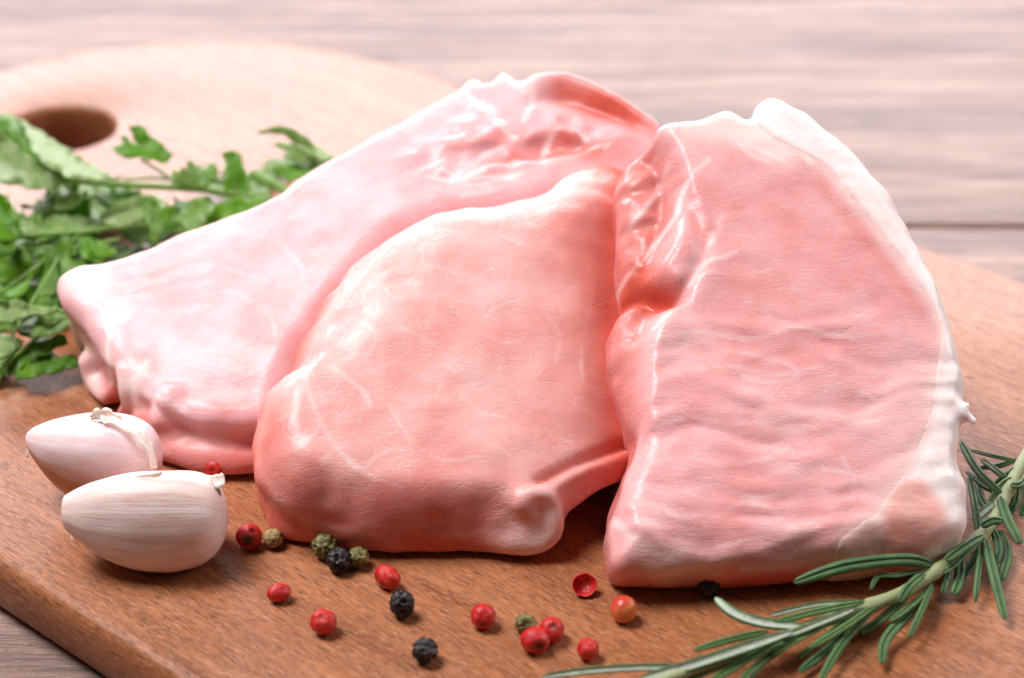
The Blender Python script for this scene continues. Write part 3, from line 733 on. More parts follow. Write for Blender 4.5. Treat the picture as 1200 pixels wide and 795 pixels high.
    s.region = s.region_px(fatpts)
    top = sst(s.line([(783, 135), (850, 150), (920, 150)]), 9, 3)
    s.region = s.region+0.0*top
    patch = s.region_px([(1028, 598), (1045, 572), (1075, 566), (1100, 588), (1106, 612), (1090, 640), (1060, 655), (1040, 640)])
    pm = (1-sst(patch+1.0*lattice(s.X.shape, s.STEP, (4, 4), 3), -2.0, 1.2))*0.8
    s.h += 0.35*pm; fd = np.clip(0.95*pm+0.55*np.exp(-(s.line([(975, 640), (1010, 632), (1045, 650)])/5)**2), 0, 1)
    s.ridge([(1015, 612), (990, 622), (975, 640)], 3.0, 1.2)
    # torn shred on the outer edge
    s.cap([(1124, 486, 23, 1.2), (1132, 488, 22.5, .7), (1141, 494, 22, .3)], 0.5)
    s.cap([(1124, 479, 24, .9), (1133, 475, 24, .35)], 0.5)
    s.field((0.34, 0.17), 0.8, 31, 1.6, 0.8)
    def col(s, V, A):
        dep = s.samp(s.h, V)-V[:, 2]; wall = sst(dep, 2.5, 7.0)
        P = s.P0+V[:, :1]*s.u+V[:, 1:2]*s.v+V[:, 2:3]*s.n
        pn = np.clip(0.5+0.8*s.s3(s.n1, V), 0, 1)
        A['deep'] = np.clip(np.maximum(A['deep']*(1-.6*wall), wall*(0.42+0.32*pn+.25*sst(P[:, 2], 7, 1))), 0, 0.92)  # walls redden towards the board: muscle colour and painted shade together
        pj = lambda pts, w: np.exp(-(s.pxline(V, pts)/w)**2)*(dep > 1.0)
        A['fat'] = np.maximum(A['fat'], 0.4*np.maximum(pj([(760, 668), (800, 664), (840, 672)], 6), pj([(870, 668), (930, 662), (975, 650)], 4)))
        for (x, y, z, r, f) in ((790, 662, 7, 5, .5), (820, 664, 7, 4, .4), (775, 655, 9, 4, .35)):
            dd = np.linalg.norm(P-at(x, y, z/1000)*1000, axis=1); gg = np.exp(-(dd/r)**2)
            A['fat'] = np.maximum(A['fat'], f*gg)
    s.finish('pork chop on the right with a thick white fat rim, nearest the rosemary', M['meat_right'], col, fd, 0.22)

build_left_chop(); build_mid_chop(); build_right_chop()

# ------------------------------------------------------------------ generic tubes and blades
def frame_along(P, upv=(0, -0.5, 0.87)):
    T = np.gradient(P, axis=0); T /= np.linalg.norm(T, axis=1)[:, None]
    upv = np.array(upv, float); B = np.cross(T, upv); B /= np.linalg.norm(B, axis=1)[:, None]; N = np.cross(B, T)
    return T, B, N
def tube(name, P, R, mat, parent, nseg=10, bump=0.0, seed=0):
    P = np.asarray(P); T, B, N = frame_along(P); n = len(P)
    r = np.random.default_rng(seed); V = []; loc = []
    for i in range(n):
        for j in range(nseg):
            a = 2*math.pi*j/nseg; k = R[i]*(1+bump*r.uniform(-1, 1)); V.append(P[i]+k*(math.cos(a)*B[i]+math.sin(a)*N[i])); loc.append((i, j, 0))
    F = [(i*nseg+j, i*nseg+(j+1) % nseg, (i+1)*nseg+(j+1) % nseg, (i+1)*nseg+j) for i in range(n-1) for j in range(nseg)]
    F += [tuple(range(nseg))[::-1], tuple((n-1)*nseg+j for j in range(nseg))]
    L = np.array(loc, float)
    return mesh_np(name, np.array(V), F, mat, parent, {'loc': L, 'rib': np.zeros(len(V)), 'under': np.zeros(len(V))})

# ------------------------------------------------------------------ garlic
def garlic(center, length, rmax, yaw, prof, cs, mat, label, brown_fn=None, pitch=0.0, roll=0.0, parent_parts=None):
    root = empty('garlic_clove', (center[0], center[1], 0)); tag(root, label, 'garlic clove', 'garlic cloves on the board')
    nu, nv = 70, 56; V = []; loc = []; br = []
    Rm = Matrix.Rotation(yaw, 3, 'Z') @ Matrix.Rotation(pitch, 3, 'Y') @ Matrix.Rotation(roll, 3, 'X')
    R = np.array(Rm)
    xs = [p[0] for p in prof]
    def pr(t, k): return np.interp(t, xs, [p[k] for p in prof])
    tt = 0.5-0.5*np.cos(np.linspace(0, math.pi, nu))
    pts = catmull(np.array([(p[0], p[1], p[2]) for p in prof]), 12, False)
    for i, t in enumerate(tt):
        rad = np.interp(t, pts[:, 0], pts[:, 1])*rmax; bend = np.interp(t, pts[:, 0], pts[:, 2])*rmax
        for j in range(nv):
            a = 2*math.pi*j/nv
            k = cs(a, t)
            k *= 1+0.012*mnoise.noise((math.cos(a)*2, math.sin(a)*2, t*3))+0.010*math.sin(a*15+2*math.sin(t*3))*(0.5+mnoise.noise((math.cos(a)*3, math.sin(a)*3, 1)))-0.02*abs(math.sin(a*3.5+.6))
            p = np.array([(t-0.5)*length, rad*k*math.cos(a), rad*k*math.sin(a)+bend])
            V.append(R@p); loc.append((t*4, math.sin(a)*1.2+0.4*math.cos(a), math.cos(a))); br.append(brown_fn(a, t) if brown_fn else 0)
    V = np.array(V); V[:, 2] -= V[:, 2].min(); V += np.array([center[0], center[1], 0.0001])
    F = [(i*nv+j, (i+1)*nv+j, (i+1)*nv+(j+1) % nv, i*nv+(j+1) % nv) for i in range(nu-1) for j in range(nv)]
    F += [tuple(range(nv)), tuple((nu-1)*nv+j for j in range(nv))[::-1]]
    mesh_np('clove_body', V, F, mat, root, {'loc': np.array(loc), 'brown': np.array(br)})
    return root
def flap(name, pts, widths, parent, mat, nrm=(0, -0.6, 0.8), jag=0.25, seed=3, thick=0.00018):
    P = catmull(np.array([at(x, y, z/1000) for x, y, z in pts]), 6, False); n = len(P)
    w = np.interp(np.linspace(0, 1, n), np.linspace(0, 1, len(widths)), widths)/1000
    T, B, N = frame_along(P, nrm); r = np.random.default_rng(seed); V = []; m = 5
    for i in range(n):
        for j in range(m):
            q = j/(m-1)*2-1; jg = 1+jag*r.uniform(-1, 1) if abs(q) == 1 else 1
            V.append(P[i]+B[i]*w[i]*q*jg+N[i]*(0.35*w[i]*q*q)+N[i]*thick*r.uniform(-1, 1))
    V = np.array(V); k = len(V)
    V2 = V-np.repeat(N, m, 0)*thick
    A = np.vstack([V, V2]); F = []
    for i in range(n-1):
        for j in range(m-1):
            a = i*m+j; F.append((a, a+1, a+m+1, a+m)); F.append((k+a, k+a+m, k+a+m+1, k+a+1))
    for i in range(n-1):
        F.append((i*m, (i+1)*m, k+(i+1)*m, k+i*m)); F.append((i*m+m-1, k+i*m+m-1, k+(i+1)*m+m-1, (i+1)*m+m-1))
    for j in range(m-1):
        F.append((j, k+j, k+j+1, j+1)); b = (n-1)*m; F.append((b+j, b+j+1, k+b+j+1, k+b+j))
    return mesh_np(name, A, F, mat, parent)

c1 = at(171, 611, 0.0085)
g1 = garlic(c1, 0.0305, 0.0094, math.radians(3), [(0, .08, .22), (.008, .24, .22), (.03, .37, .20), (.18, .68, .12), (.38, .92, .04), (.58, 1.0, 0), (.78, .96, 0), (.90, .80, .0), (.97, .52, 0), (1, .2, 0)],
            lambda a, t: 1.0+0.075*math.cos(3*(a-1.85))*min(1, 4*t, 3*(1-t))+0.03*math.cos(3*(a-1.85))**2, M['garlic'],
            'striped white garlic clove in front, in its papery skin')
flap('skin_flap', [(250, 588, 11), (254, 575, 14), (250, 566, 16), (263, 562, 17)], [1.6, 1.9, 1.4, 1.0], g1, M['skin'], (-.6, -.6, .5), .35, 3)
flap('skin_flap', [(250, 602, 9), (260, 592, 10), (264, 583, 11)], [.8, .5, .15], g1, M['skin'], (-.6, -.6, .5), .35, 4)
flap('root_flap', [(86, 620, 5), (79, 607, 8), (80, 594, 10.0)], [1.0, .9, .6], g1, M['skin'], (-.8, -.5, .4), .4, 5)
flap('skin_flap', [(120, 575, 15.5), (140, 567, 17.5), (165, 560, 19), (190, 555, 19.8)], [.25, .5, .5, .2], g1, M['skin'], (0, -.9, .6), .6, 9)
for k, q in enumerate(([(92, 617, 2.5), (84, 628, 1.5), (86, 634, 1)], [(84, 615, 3), (76, 622, 2), (75, 628, 1.2)])):
    P = catmull(np.array([at(x, y, z/1000) for x, y, z in q]), 4, False); tube('root_hair', P, np.linspace(.00014, .00006, len(P)), M['skin'], g1, 5)

c2 = at(112, 542, 0.0085)
g2 = garlic(c2, 0.0265, 0.0090, math.radians(-8), [(0, .16, .30), (.06, .38, .22), (.22, .74, .08), (.45, .98, 0), (.68, 1.0, 0), (.86, .82, .02), (.96, .5, .02), (1, .2, 0)],
            lambda a, t: 1.0-0.04*math.cos(2*a)+0.08*math.cos(3*(a+1.9))*min(1, 4*t), M['garlic_pink'], 'peeled pinkish garlic clove behind, with orange-brown underside',
            brown_fn=lambda a, t: float(np.clip(1.8*math.exp(-((a-3.72)/0.55)**2)*(1-0.7*t), 0, 1)))
flap('skin_rim', [(112, 492, 19), (135, 495, 20), (158, 507, 19.5), (175, 526, 17), (180, 550, 13)], [.9, .8, .8, .8, .6], g2, M['skin'], (.5, -.5, .7), .35, 6)
flap('skin_flap', [(110, 496, 18.5), (113, 487, 19.8), (126, 486, 20), (142, 492, 19.6)], [.7, 1.1, 1.0, .5], g2, M['skin'], (.1, -.9, .5), .4, 7)
flap('tip', [(54, 508, 14.5), (42, 506, 14.0), (36, 520, 11), (32, 536, 8)], [.9, .7, .6, .35], g2, M['skin'], (-.3, -.7, .6), .3, 8)

# ------------------------------------------------------------------ peppercorns
def peppercorn(kind, x, y, rpx, label, squash=(1, 1, 1), rot=0.0, seed=0, dent=None, z=None, wr=None):
    r = rpx/6.25/1000
    bm = bmesh.new(); bmesh.ops.create_icosphere(bm, subdivisions=4, radius=1.0)
    wrk = {'black': 0.34, 'olive': 0.24, 'tan': 0.12, 'red': 0.06, 'orange': 0.03}[kind] if wr is None else wr
    sp = []
    for v in bm.verts:
        p = v.co.copy(); q = p*(1.5 if kind in ('red', 'orange') else 2.3)+Vector((seed*3.7, seed*1.3, 9))
        rg = 1-1.5*abs(mnoise.noise(q)+0.35*mnoise.noise(q*2.3)); nn = mnoise.noise(q*0.7)
        k = 1+wrk*(rg-0.75)*1.4+0.05*nn
        spot = 0.0
        if kind in ('black', 'olive', 'tan'): spot = max(0, min(1, (0.5-rg)*2.0))*(0 if kind == 'black' else 1)
        if dent:
            for d, wdt, dep, s in dent:
                d = Vector(d).normalized(); a = math.acos(max(-1, min(1, p.dot(d)))); g = math.exp(-(a/wdt)**2); k -= dep*g; spot = max(spot, s*min(1, 1.3*g))
        v.co = p*k; v.co = Vector((v.co.x*squash[0], v.co.y*squash[1], v.co.z*squash[2])); sp.append(spot)
    bm.normal_update()
    me = bpy.data.meshes.new('peppercorn'); Rz = Matrix.Rotation(rot, 4, 'Z')
    for v in bm.verts: v.co = (Rz @ v.co)*r
    zmin = min(v.co.z for v in bm.verts)
    bm.to_mesh(me); bm.free()
    a = me.attributes.new('spot', 'FLOAT', 'POINT'); a.data.foreach_set('value', np.array(sp, np.float32))
    o = link_mesh('peppercorn', me, M['pep_'+kind]); c = at(x, y, r*squash[2]); o.location = (c[0], c[1], -zmin-0.00004)
    tag(o, label, 'peppercorn', 'scattered peppercorns'); return o

CAMD = (0, -0.8, 0.55)
peppercorn('red', 292, 629, 16, 'red peppercorn with a brown broken skin touching a tan one', (1, 1, .95), 0.3, 1, [((-.3, -.9, .3), .55, .12, 1.0), ((.3, -.5, .9), .22, .15, .9), ((.1, -1, -.2), .22, .03, .8)])
peppercorn('tan', 320, 631, 12, 'tan peppercorn just right of the broken red one', (1, 1, 1), 0, 2)
peppercorn('olive', 381, 640, 15.5, 'larger olive green peppercorn against the middle chop', (1, 1, .98), 0, 3)
peppercorn('black', 397, 657, 14.5, 'black peppercorn between two olive green ones', (1, 1, 1), 0, 4)
peppercorn('olive', 420, 654, 12.5, 'smaller olive green peppercorn right of a black one', (1, 1, 1), 0, 5, [((.1, -.8, .3), .18, .10, .9)])
peppercorn('red', 454, 676, 15, 'oblong red peppercorn with two dark spots above a black one', (1.15, .82, .95), -0.75, 6, [((-.45, -.8, .1), .16, .06, 1), ((.25, -.9, -.1), .17, .06, 1), ((-.3, -.4, .9), .3, .10, 0)])
peppercorn('red', 327, 695, 13.5, 'small oval red peppercorn lying alone below the tan one', (1.05, .8, .82), 0.4, 7, [((.3, -.6, .8), .35, .10, .35)])
peppercorn('red', 379, 729, 15, 'round bright red peppercorn with a dented top, alone at lower left', (1, .95, .98), 0, 8, [((.05, -.5, .9), .38, .16, .15)])
peppercorn('black', 471, 709, 14.5, 'black peppercorn below the oblong red one', (.95, .95, 1.1), 0, 9)
peppercorn('black', 498, 763, 14, 'black peppercorn nearest the lower edge of the picture', (1, 1, .98), 0, 10)
peppercorn('red', 566, 722, 14.5, 'red peppercorn with brown flecks, alone in the middle', (1, 1, 1), 0.8, 11, [((-.7, -.8, -.1), .22, .06, .9), ((.2, -.9, -.3), .2, .10, .5)], wr=.08)
peppercorn('olive', 616, 731, 12, 'crumbled pale green peppercorn behind two red ones', (1.05, .9, .85), 0, 12, [((.1, -.8, .6), .45, .25, .9)], wr=.2)
peppercorn('red', 627, 750, 16, 'dark red peppercorn with an open grey hole, front of a cluster', (1.05, .95, .92), -.3, 13, [((.55, -.8, .15), .36, .28, .9)], wr=.05)
peppercorn('red', 647, 738, 15, 'red peppercorn with a stem scar, back right of a cluster', (.95, 1, 1), 0, 14, [((.1, -.6, .9), .28, .16, .9), ((.8, -.6, -.1), .4, .04, .3)], wr=.06)
peppercorn('orange', 731, 714, 15.5, 'orange and red peppercorn in front of the right chop', (1, 1, 1), 0, 16, [((0, -.75, .65), .09, .06, 1), ((-.3, .2, .9), .8, 0, .75)])
peppercorn('red', 689, 761, 12.5, 'small round red peppercorn nearest the rosemary tip', (1, 1, 1), 0, 17, [((.7, -.7, -.1), .3, .03, .25)])
peppercorn('red', 252, 549, 13.5, 'red peppercorn in the shade behind the striped garlic clove', (1, 1, 1), 0, 18, [((-.1, -.9, .35), .35, .22, .25)])
peppercorn('black', 830, 688, 12.5, 'black peppercorn half hidden under the right chop', (1, 1, 1), 0, 19)

def half_shell(x, y, rpx):
    r = rpx/6.25/1000; V = []; nu, nv = 10, 28
    D = Matrix.Rotation(math.radians(38), 3, 'X')
    for inner in (0, 1):
        for i in range(nu+1):
            for j in range(nv):
                a = 2*math.pi*j/nv; e = (math.pi*0.44)*i/nu*(1+0.07*mnoise.noise((math.cos(a)*3, math.sin(a)*3, 5)))
                k = r*(1.0-0.09*inner)*(1+0.05*mnoise.noise((math.cos(a)*2, math.sin(a)*2, e*2)))
                p = Vector((math.sin(e)*math.cos(a)*1.02, math.sin(e)*math.sin(a)*1.0, -math.cos(e)))*k
                V.append(D @ p)
    V = np.array([tuple(v) for v in V]); V[:, 2] -= V[:, 2].min(); c = at(x, y, r*.75)
    k = (nu+1)*nv; F = []
    for i in range(nu):
        for j in range(nv):
            a, b = i*nv+j, i*nv+(j+1) % nv; F.append((a, b, b+nv, a+nv)); F.append((k+a, k+a+nv, k+b+nv, k+b))
    for j in range(nv):
        a, b = nu*nv+j, nu*nv+(j+1) % nv; F.append((a, b, k+b, k+a))
    sp = np.zeros(len(V)); sp[k:] = 0.12
    o = mesh_np('peppercorn', V, F, M['pep_red'], None, {'spot': sp}); o.location = (c[0], c[1], 0.00005)
    tag(o, 'empty half shell of a red peppercorn', 'peppercorn', 'scattered peppercorns')
half_shell(685, 688, 14.5)

# ------------------------------------------------------------------ rosemary
def needle(pts, wpx, parent, flip=False, young=0.0, roll=0.0):
    """pts: base to tip, (px, py, z_mm)"""
    P = catmull(np.array([at(x, y, z/1000) for x, y, z in pts]), 7, False); n = len(P)
    hw = wpx/2/6.2/1000*0.88; t = np.linspace(0, 1, n)
    w = hw*np.clip(np.minimum(0.45+t*3.2, 1.0), 0, 1)*np.sqrt(np.clip(1-((t-0.62)/0.385).clip(0)**2.6, 0.002, 1))
    T, B, N = frame_along(P)
    cr, sr = math.cos(roll), math.sin(roll); B, N = B*cr+N*sr, N*cr-B*sr
    if flip: N = -N
    # closed cross-section: domed green top, rolled margins, pale hollow below
    sec = [(-.35, .30, 0, 0), (0, .22, 0, -1), (.35, .30, 0, 0), (.72, .22, 0, 0), (.98, -.05, 0, 0), (.90, -.32, 0, 0), (.58, -.36, .35, 0), (.46, -.14, 1, 0), (0, -.26, .85, 0), (-.46, -.14, 1, 0), (-.58, -.36, .35, 0), (-.90, -.32, 0, 0), (-.98, -.05, 0, 0), (-.72, .22, 0, 0)]
    m = len(sec); V = []; U = []; A = []; Rb = []
    for i in range(n):
        for (b, h, u, rb) in sec:
            V.append(P[i]+B[i]*w[i]*b+N[i]*w[i]*h*1.15); U.append(u); A.append(t[i]); Rb.append(rb)
    F = [(i*m+j, i*m+(j+1) % m, (i+1)*m+(j+1) % m, (i+1)*m+j) for i in range(n-1) for j in range(m)]
    F += [tuple(range(m))[::-1], tuple((n-1)*m+j for j in range(m))]
    o = mesh_np('leaf', np.array(V), F, M['ros_leaf'], parent, {'under': U, 'along': A, 'rib': Rb, 'young': np.full(len(V), young)})
    return o
def build_rosemary():
    sp = [(770, 800, 5.5), (800, 789, 5.2), (860, 768, 4.8), (900, 754, 4.4), (926, 743, 4.2), (975, 725, 4.2), (1019, 710, 4.4), (1056, 696, 4.6), (1093, 672, 4.8), (1115, 656, 5), (1145, 633, 5), (1166, 607, 5), (1180, 576, 5), (1200, 540, 5), (1235, 490, 5), (1280, 440, 5)]
    P = catmull(np.array([at(x, y, z/1000) for x, y, z in sp]), 6, False)
    b = at(1019, 710, 0); root = empty('rosemary_sprig', b)
    tag(root, 'green rosemary sprig lying diagonally along the lower right of the board', 'rosemary')
    n = len(P); R = np.interp(np.linspace(0, 1, n), [0, .15, .4, 1], [.0008, .0010, .00125, .00135])
    for i in range(n): 
        if i % 12 < 2: R[i] *= 1.14
    tube('stem', P, R, M['ros_stem'], root, 12, 0.05, 3)
    L = [
     ([(1093, 662, 6), (1060, 656, 9), (990, 664, 9), (930, 683, 6)], 18, 0, 0, .2), ([(1082, 668, 6), (1050, 674, 7), (1030, 675, 7), (1020, 691, 6)], 7, 0, .3, 0),
     ([(1083, 672, 7), (1065, 688, 7.4), (1054, 706, 6)], 12, 0, .15, 0), ([(1092, 688, 4), (1062, 722, 3.5), (1038, 750, 2.6), (1033, 778, 2)], 14, 0, .1, 0),
     ([(1093, 685, 5), (1080, 716, 4.5), (1065, 748, 3)], 9, 0, .15, .3), ([(1086, 693, 5), (1062, 714, 5), (1043, 728, 4)], 9, 0, .35, -.3),
     ([(1024, 713, 5), (1002, 735, 4), (980, 765, 3), (960, 800, 2)], 12, 0, .35, .3), ([(1024, 711, 5.5), (985, 738, 5.2), (948, 760, 4)], 9, 0, .5, 0),
     ([(1010, 722, 3.5), (975, 757, 2.4), (936, 788, 1.6)], 12, 0, .1, 0), ([(1062, 702, 3.4), (1030, 728, 2.4), (1006, 743, 1.6)], 12, 0, 0, 0),
     ([(1152, 628, 7.2), (1130, 641, 7.6), (1108, 657, 7)], 14, 0, .15, 0), ([(1150, 634, 5), (1148, 664, 4.4), (1143, 706, 2.2)], 11, 0, .25, .5),
     ([(1155, 632, 5.5), (1164, 670, 5), (1178, 726, 2.4)], 14, 0, .12, 0), ([(1164, 620, 5), (1171, 645, 4), (1165, 662, 3)], 12, 0, .1, 0),
     ([(1172, 622, 3), (1181, 650, 2.4), (1172, 681, 1.8)], 15, 0, .1, .2), ([(1172, 582, 7), (1181, 608, 6), (1196, 638, 4.4)], 15, 0, .1, 0),
     ([(1150, 617, 7.5), (1163, 610, 8), (1176, 611, 8)], 13, 0, .1, 0), ([(1147, 628, 5), (1143, 595, 6), (1136, 558, 5.5)], 11, 0, .05, 0),
     ([(1173, 578, 6), (1146, 552, 7), (1126, 517, 7)], 13, 0, .05, 0), ([(1174, 576, 5), (1158, 572, 5), (1132, 552, 4)], 10, 0, .1, 0),
     ([(1190, 540, 6), (1162, 534, 6.4), (1136, 527, 5)], 7, 0, .2, 0), ([(1192, 538, 5), (1170, 546, 4), (1148, 548, 3)], 9, 0, .15, 0),
     ([(1190, 548, 6), (1176, 560, 5.4), (1160, 573, 4)], 9, 0, .3, 0), ([(1206, 558, 7), (1195, 568, 7.4), (1184, 568, 7)], 11, 0, .1, 0),
     ([(1192, 562, 4.4), (1190, 588, 3.4), (1181, 602, 2.5)], 13, 0, .2, 0), ([(1200, 560, 4), (1203, 585, 3), (1196, 605, 2)], 12, 0, .1, 0),
     ([(1126, 654, 4.4), (1124, 680, 3), (1118, 697, 2)], 15, 0, .05, 0), ([(1112, 664, 4.4), (1108, 682, 3.4), (1105, 697, 2)], 10, 0, .1, 0),
     ([(1150, 640, 3), (1140, 660, 2.2), (1128, 675, 1.8)], 13, 0, .05, 0), ([(1160, 600, 5), (1150, 585, 5), (1146, 565, 4)], 12, 0, .05, 0),
     ([(1165, 590, 6.2), (1152, 600, 6), (1140, 612, 5)], 12, 1, .2, .4), ([(1178, 560, 6.4), (1166, 550, 6.4), (1150, 538, 5)], 11, 0, .1, 0),
     ([(1185, 560, 6.4), (1170, 572, 6), (1158, 592, 5)], 9, 0, .45, .2), ([(1140, 640, 6), (1118, 662, 5.5), (1104, 672, 5)], 9, 0, .3, 0),
     ([(945, 735, 5), (892, 730, 6), (858, 718, 6.5), (838, 701, 7)], 15, 1, .15, 0), ([(928, 741, 6.5), (850, 767, 6.5), (800, 783, 6), (748, 797, 5)], 15, 1, .2, .15),
     ([(900, 740, 6), (858, 749, 6), (813, 762, 5)], 10, 0, .35, 0), ([(800, 783, 5), (760, 782, 4.5), (690, 786, 4), (634, 794, 3)], 10, 1, .2, .35),
     ([(928, 746, 5), (880, 770, 4.5), (830, 800, 4)], 12, 0, .5, 0), ([(945, 742, 4), (905, 765, 3.6), (862, 803, 3)], 10, 0, .4, 0),
     ([(920, 758, 3), (895, 775, 2.6), (870, 802, 2)], 11, 1, .1, 0), ([(1012, 706, 6.4), (960, 716, 6.6), (905, 730, 6)], 10, 0, .45, 0),
     ([(1000, 714, 6.4), (955, 732, 6.4), (915, 748, 5.6)], 10, 1, .3, .3), ([(1018, 706, 5.4), (960, 708, 6), (900, 722, 5.4)], 7, 1, .3, .4),
     ([(975, 728, 5.6), (930, 752, 5), (905, 768, 4)], 9, 0, .6, 0), ([(1000, 720, 4), (960, 752, 3), (935, 772, 2)], 9, 0, .3, 0),
     ([(860, 772, 4), (815, 792, 3.6), (780, 803, 3)], 11, 0, .5, 0),
    ]
    for pts, w, f, y, r in L: needle(pts, w, root, bool(f), y, r)
build_rosemary()

# ------------------------------------------------------------------ parsley
def blade(V2, F, rib, parent, mat, under=0.0, thick=0.00022):
    """V2 world points of a leaf surface"""
    V = np.asarray(V2); me = bpy.data.meshes.new('leaf')
    V = V-origin_of(parent)
    me.from_pydata([tuple(v) for v in V], [], F); me.update()
    a = me.attributes.new('rib', 'FLOAT', 'POINT'); a.data.foreach_set('value', np.asarray(rib, np.float32))
    a = me.attributes.new('under', 'FLOAT', 'POINT'); a.data.foreach_set('value', np.full(len(V), under, np.float32))
    o = link_mesh('leaf', me, mat, parent)
    md = o.modifiers.new('thick', 'SOLIDIFY'); md.thickness = thick; md.offset = 0
    return o
def fill_outline(poly, sub=2):
    """2-D outline -> denser triangulated points and faces"""
    bm = bmesh.new(); vs = [bm.verts.new((x, y, 0)) for x, y in poly]
    es = [bm.edges.new((vs[i], vs[(i+1) % len(vs)])) for i in range(len(vs))]
    bmesh.ops.triangle_fill(bm, use_beauty=True, edges=es)
    bmesh.ops.subdivide_edges(bm, edges=bm.edges[:], cuts=sub, use_grid_fill=True)
    bmesh.ops.triangulate(bm, faces=bm.faces[:])
    bm.verts.index_update(); V = np.array([(v.co.x, v.co.y) for v in bm.verts]); F = [tuple(v.index for v in f.verts) for f in bm.faces]
    bm.free(); return V, F
def blade_px(poly, z, parent, mat, under=0.0, zx=0.0, zy=6.0, axis=None, cup=1.5, seed=0):
    """leaf traced on its own tilted surface: z mm at its middle, zx / zy mm of rise per 100 px"""
    rs = random.Random(seed*7+1); pp = []
    for i in range(len(poly)):                                      # toothed margin
        a, b = np.array(poly[i], float), np.array(poly[(i+1) % len(poly)], float); L = np.linalg.norm(b-a); pp.append(tuple(a))
        if L > 11:
            nn = np.array([b[1]-a[1], a[0]-b[0]])/L; k = max(2, int(L/7)); sg = 1
            for q in range(1, k):
                pp.append(tuple(a+(b-a)*q/k+nn*sg*rs.uniform(.6, 2.2))); sg = -sg
    V, F = fill_outline(pp, 2); c = V.mean(0); out = []; rib = []
    if axis is None: axis = (poly[0], poly[len(poly)//2])
    A = np.array(axis, float)
    for x, y in V:
        d = line_dist(np.array([x]), np.array([y]), A)[0]
        zz = z+zx*(x-c[0])/100+zy*(c[1]-y)/100+cup*(d/12)**1.3*0.6+0.9*mnoise.noise((x*.06, y*.06, seed*5.1))
        out.append(at(x, y, max(zz, .4)/1000)); rib.append(math.exp(-(d/1.3)**2))
    return blade(np.array(out), F, rib, parent, mat, under)
LEAF = [(0, 0), (.06, .16), (.22, .22), (.40, .34), (.34, .40), (.52, .50), (.40, .54), (.44, .66), (.28, .60), (.20, .62), (.22, .74), (.32, .84), (.20, .84), (.18, .95), (.08, .90), (0, 1.0)]
LEAF = LEAF+[(-x*0.94, y*1.01) for x, y in LEAF[-2:0:-1]]
def sprig_leaf(base, dirv, nrm, size, parent, mat, curl=0.3, under=0.0, seed=0):
    V, F = _LEAF; d = np.array(dirv, float); d /= np.linalg.norm(d); n = np.array(nrm, float); n -= (n@d)*d; n /= np.linalg.norm(n); b = np.cross(d, n)
    out = []; rib = []
    for x, y in V:
        k = curl*(y*y)+0.45*abs(x)**1.2*(0.6 if seed % 2 else -0.5)+0.06*mnoise.noise((x*4, y*4, seed))
        out.append(np.array(base)+size*(d*y*(1-0.15*curl*y)+b*x-n*k)); rib.append(max(math.exp(-(x/.035)**2), 0.7*math.exp(-((abs(x)-(y-.25)*0.9)/.03)**2)))
    out = np.array(out); out[:, 2] = np.maximum(out[:, 2], 0.0004)
    return blade(out, F, rib, parent, mat, under)
_LEAF = fill_outline(LEAF, 2)
def pstem(pts, rpx, parent):
    P = catmull(np.array([at(x, y, z/1000) for x, y, z in pts]), 6, False)
    tube('stem', P, np.full(len(P), rpx/5.3/1000), M['pars_stem'], parent, 10, 0.03)
PB, PD, PS = M['pars_bright'], M['pars'], M['pars_stem']
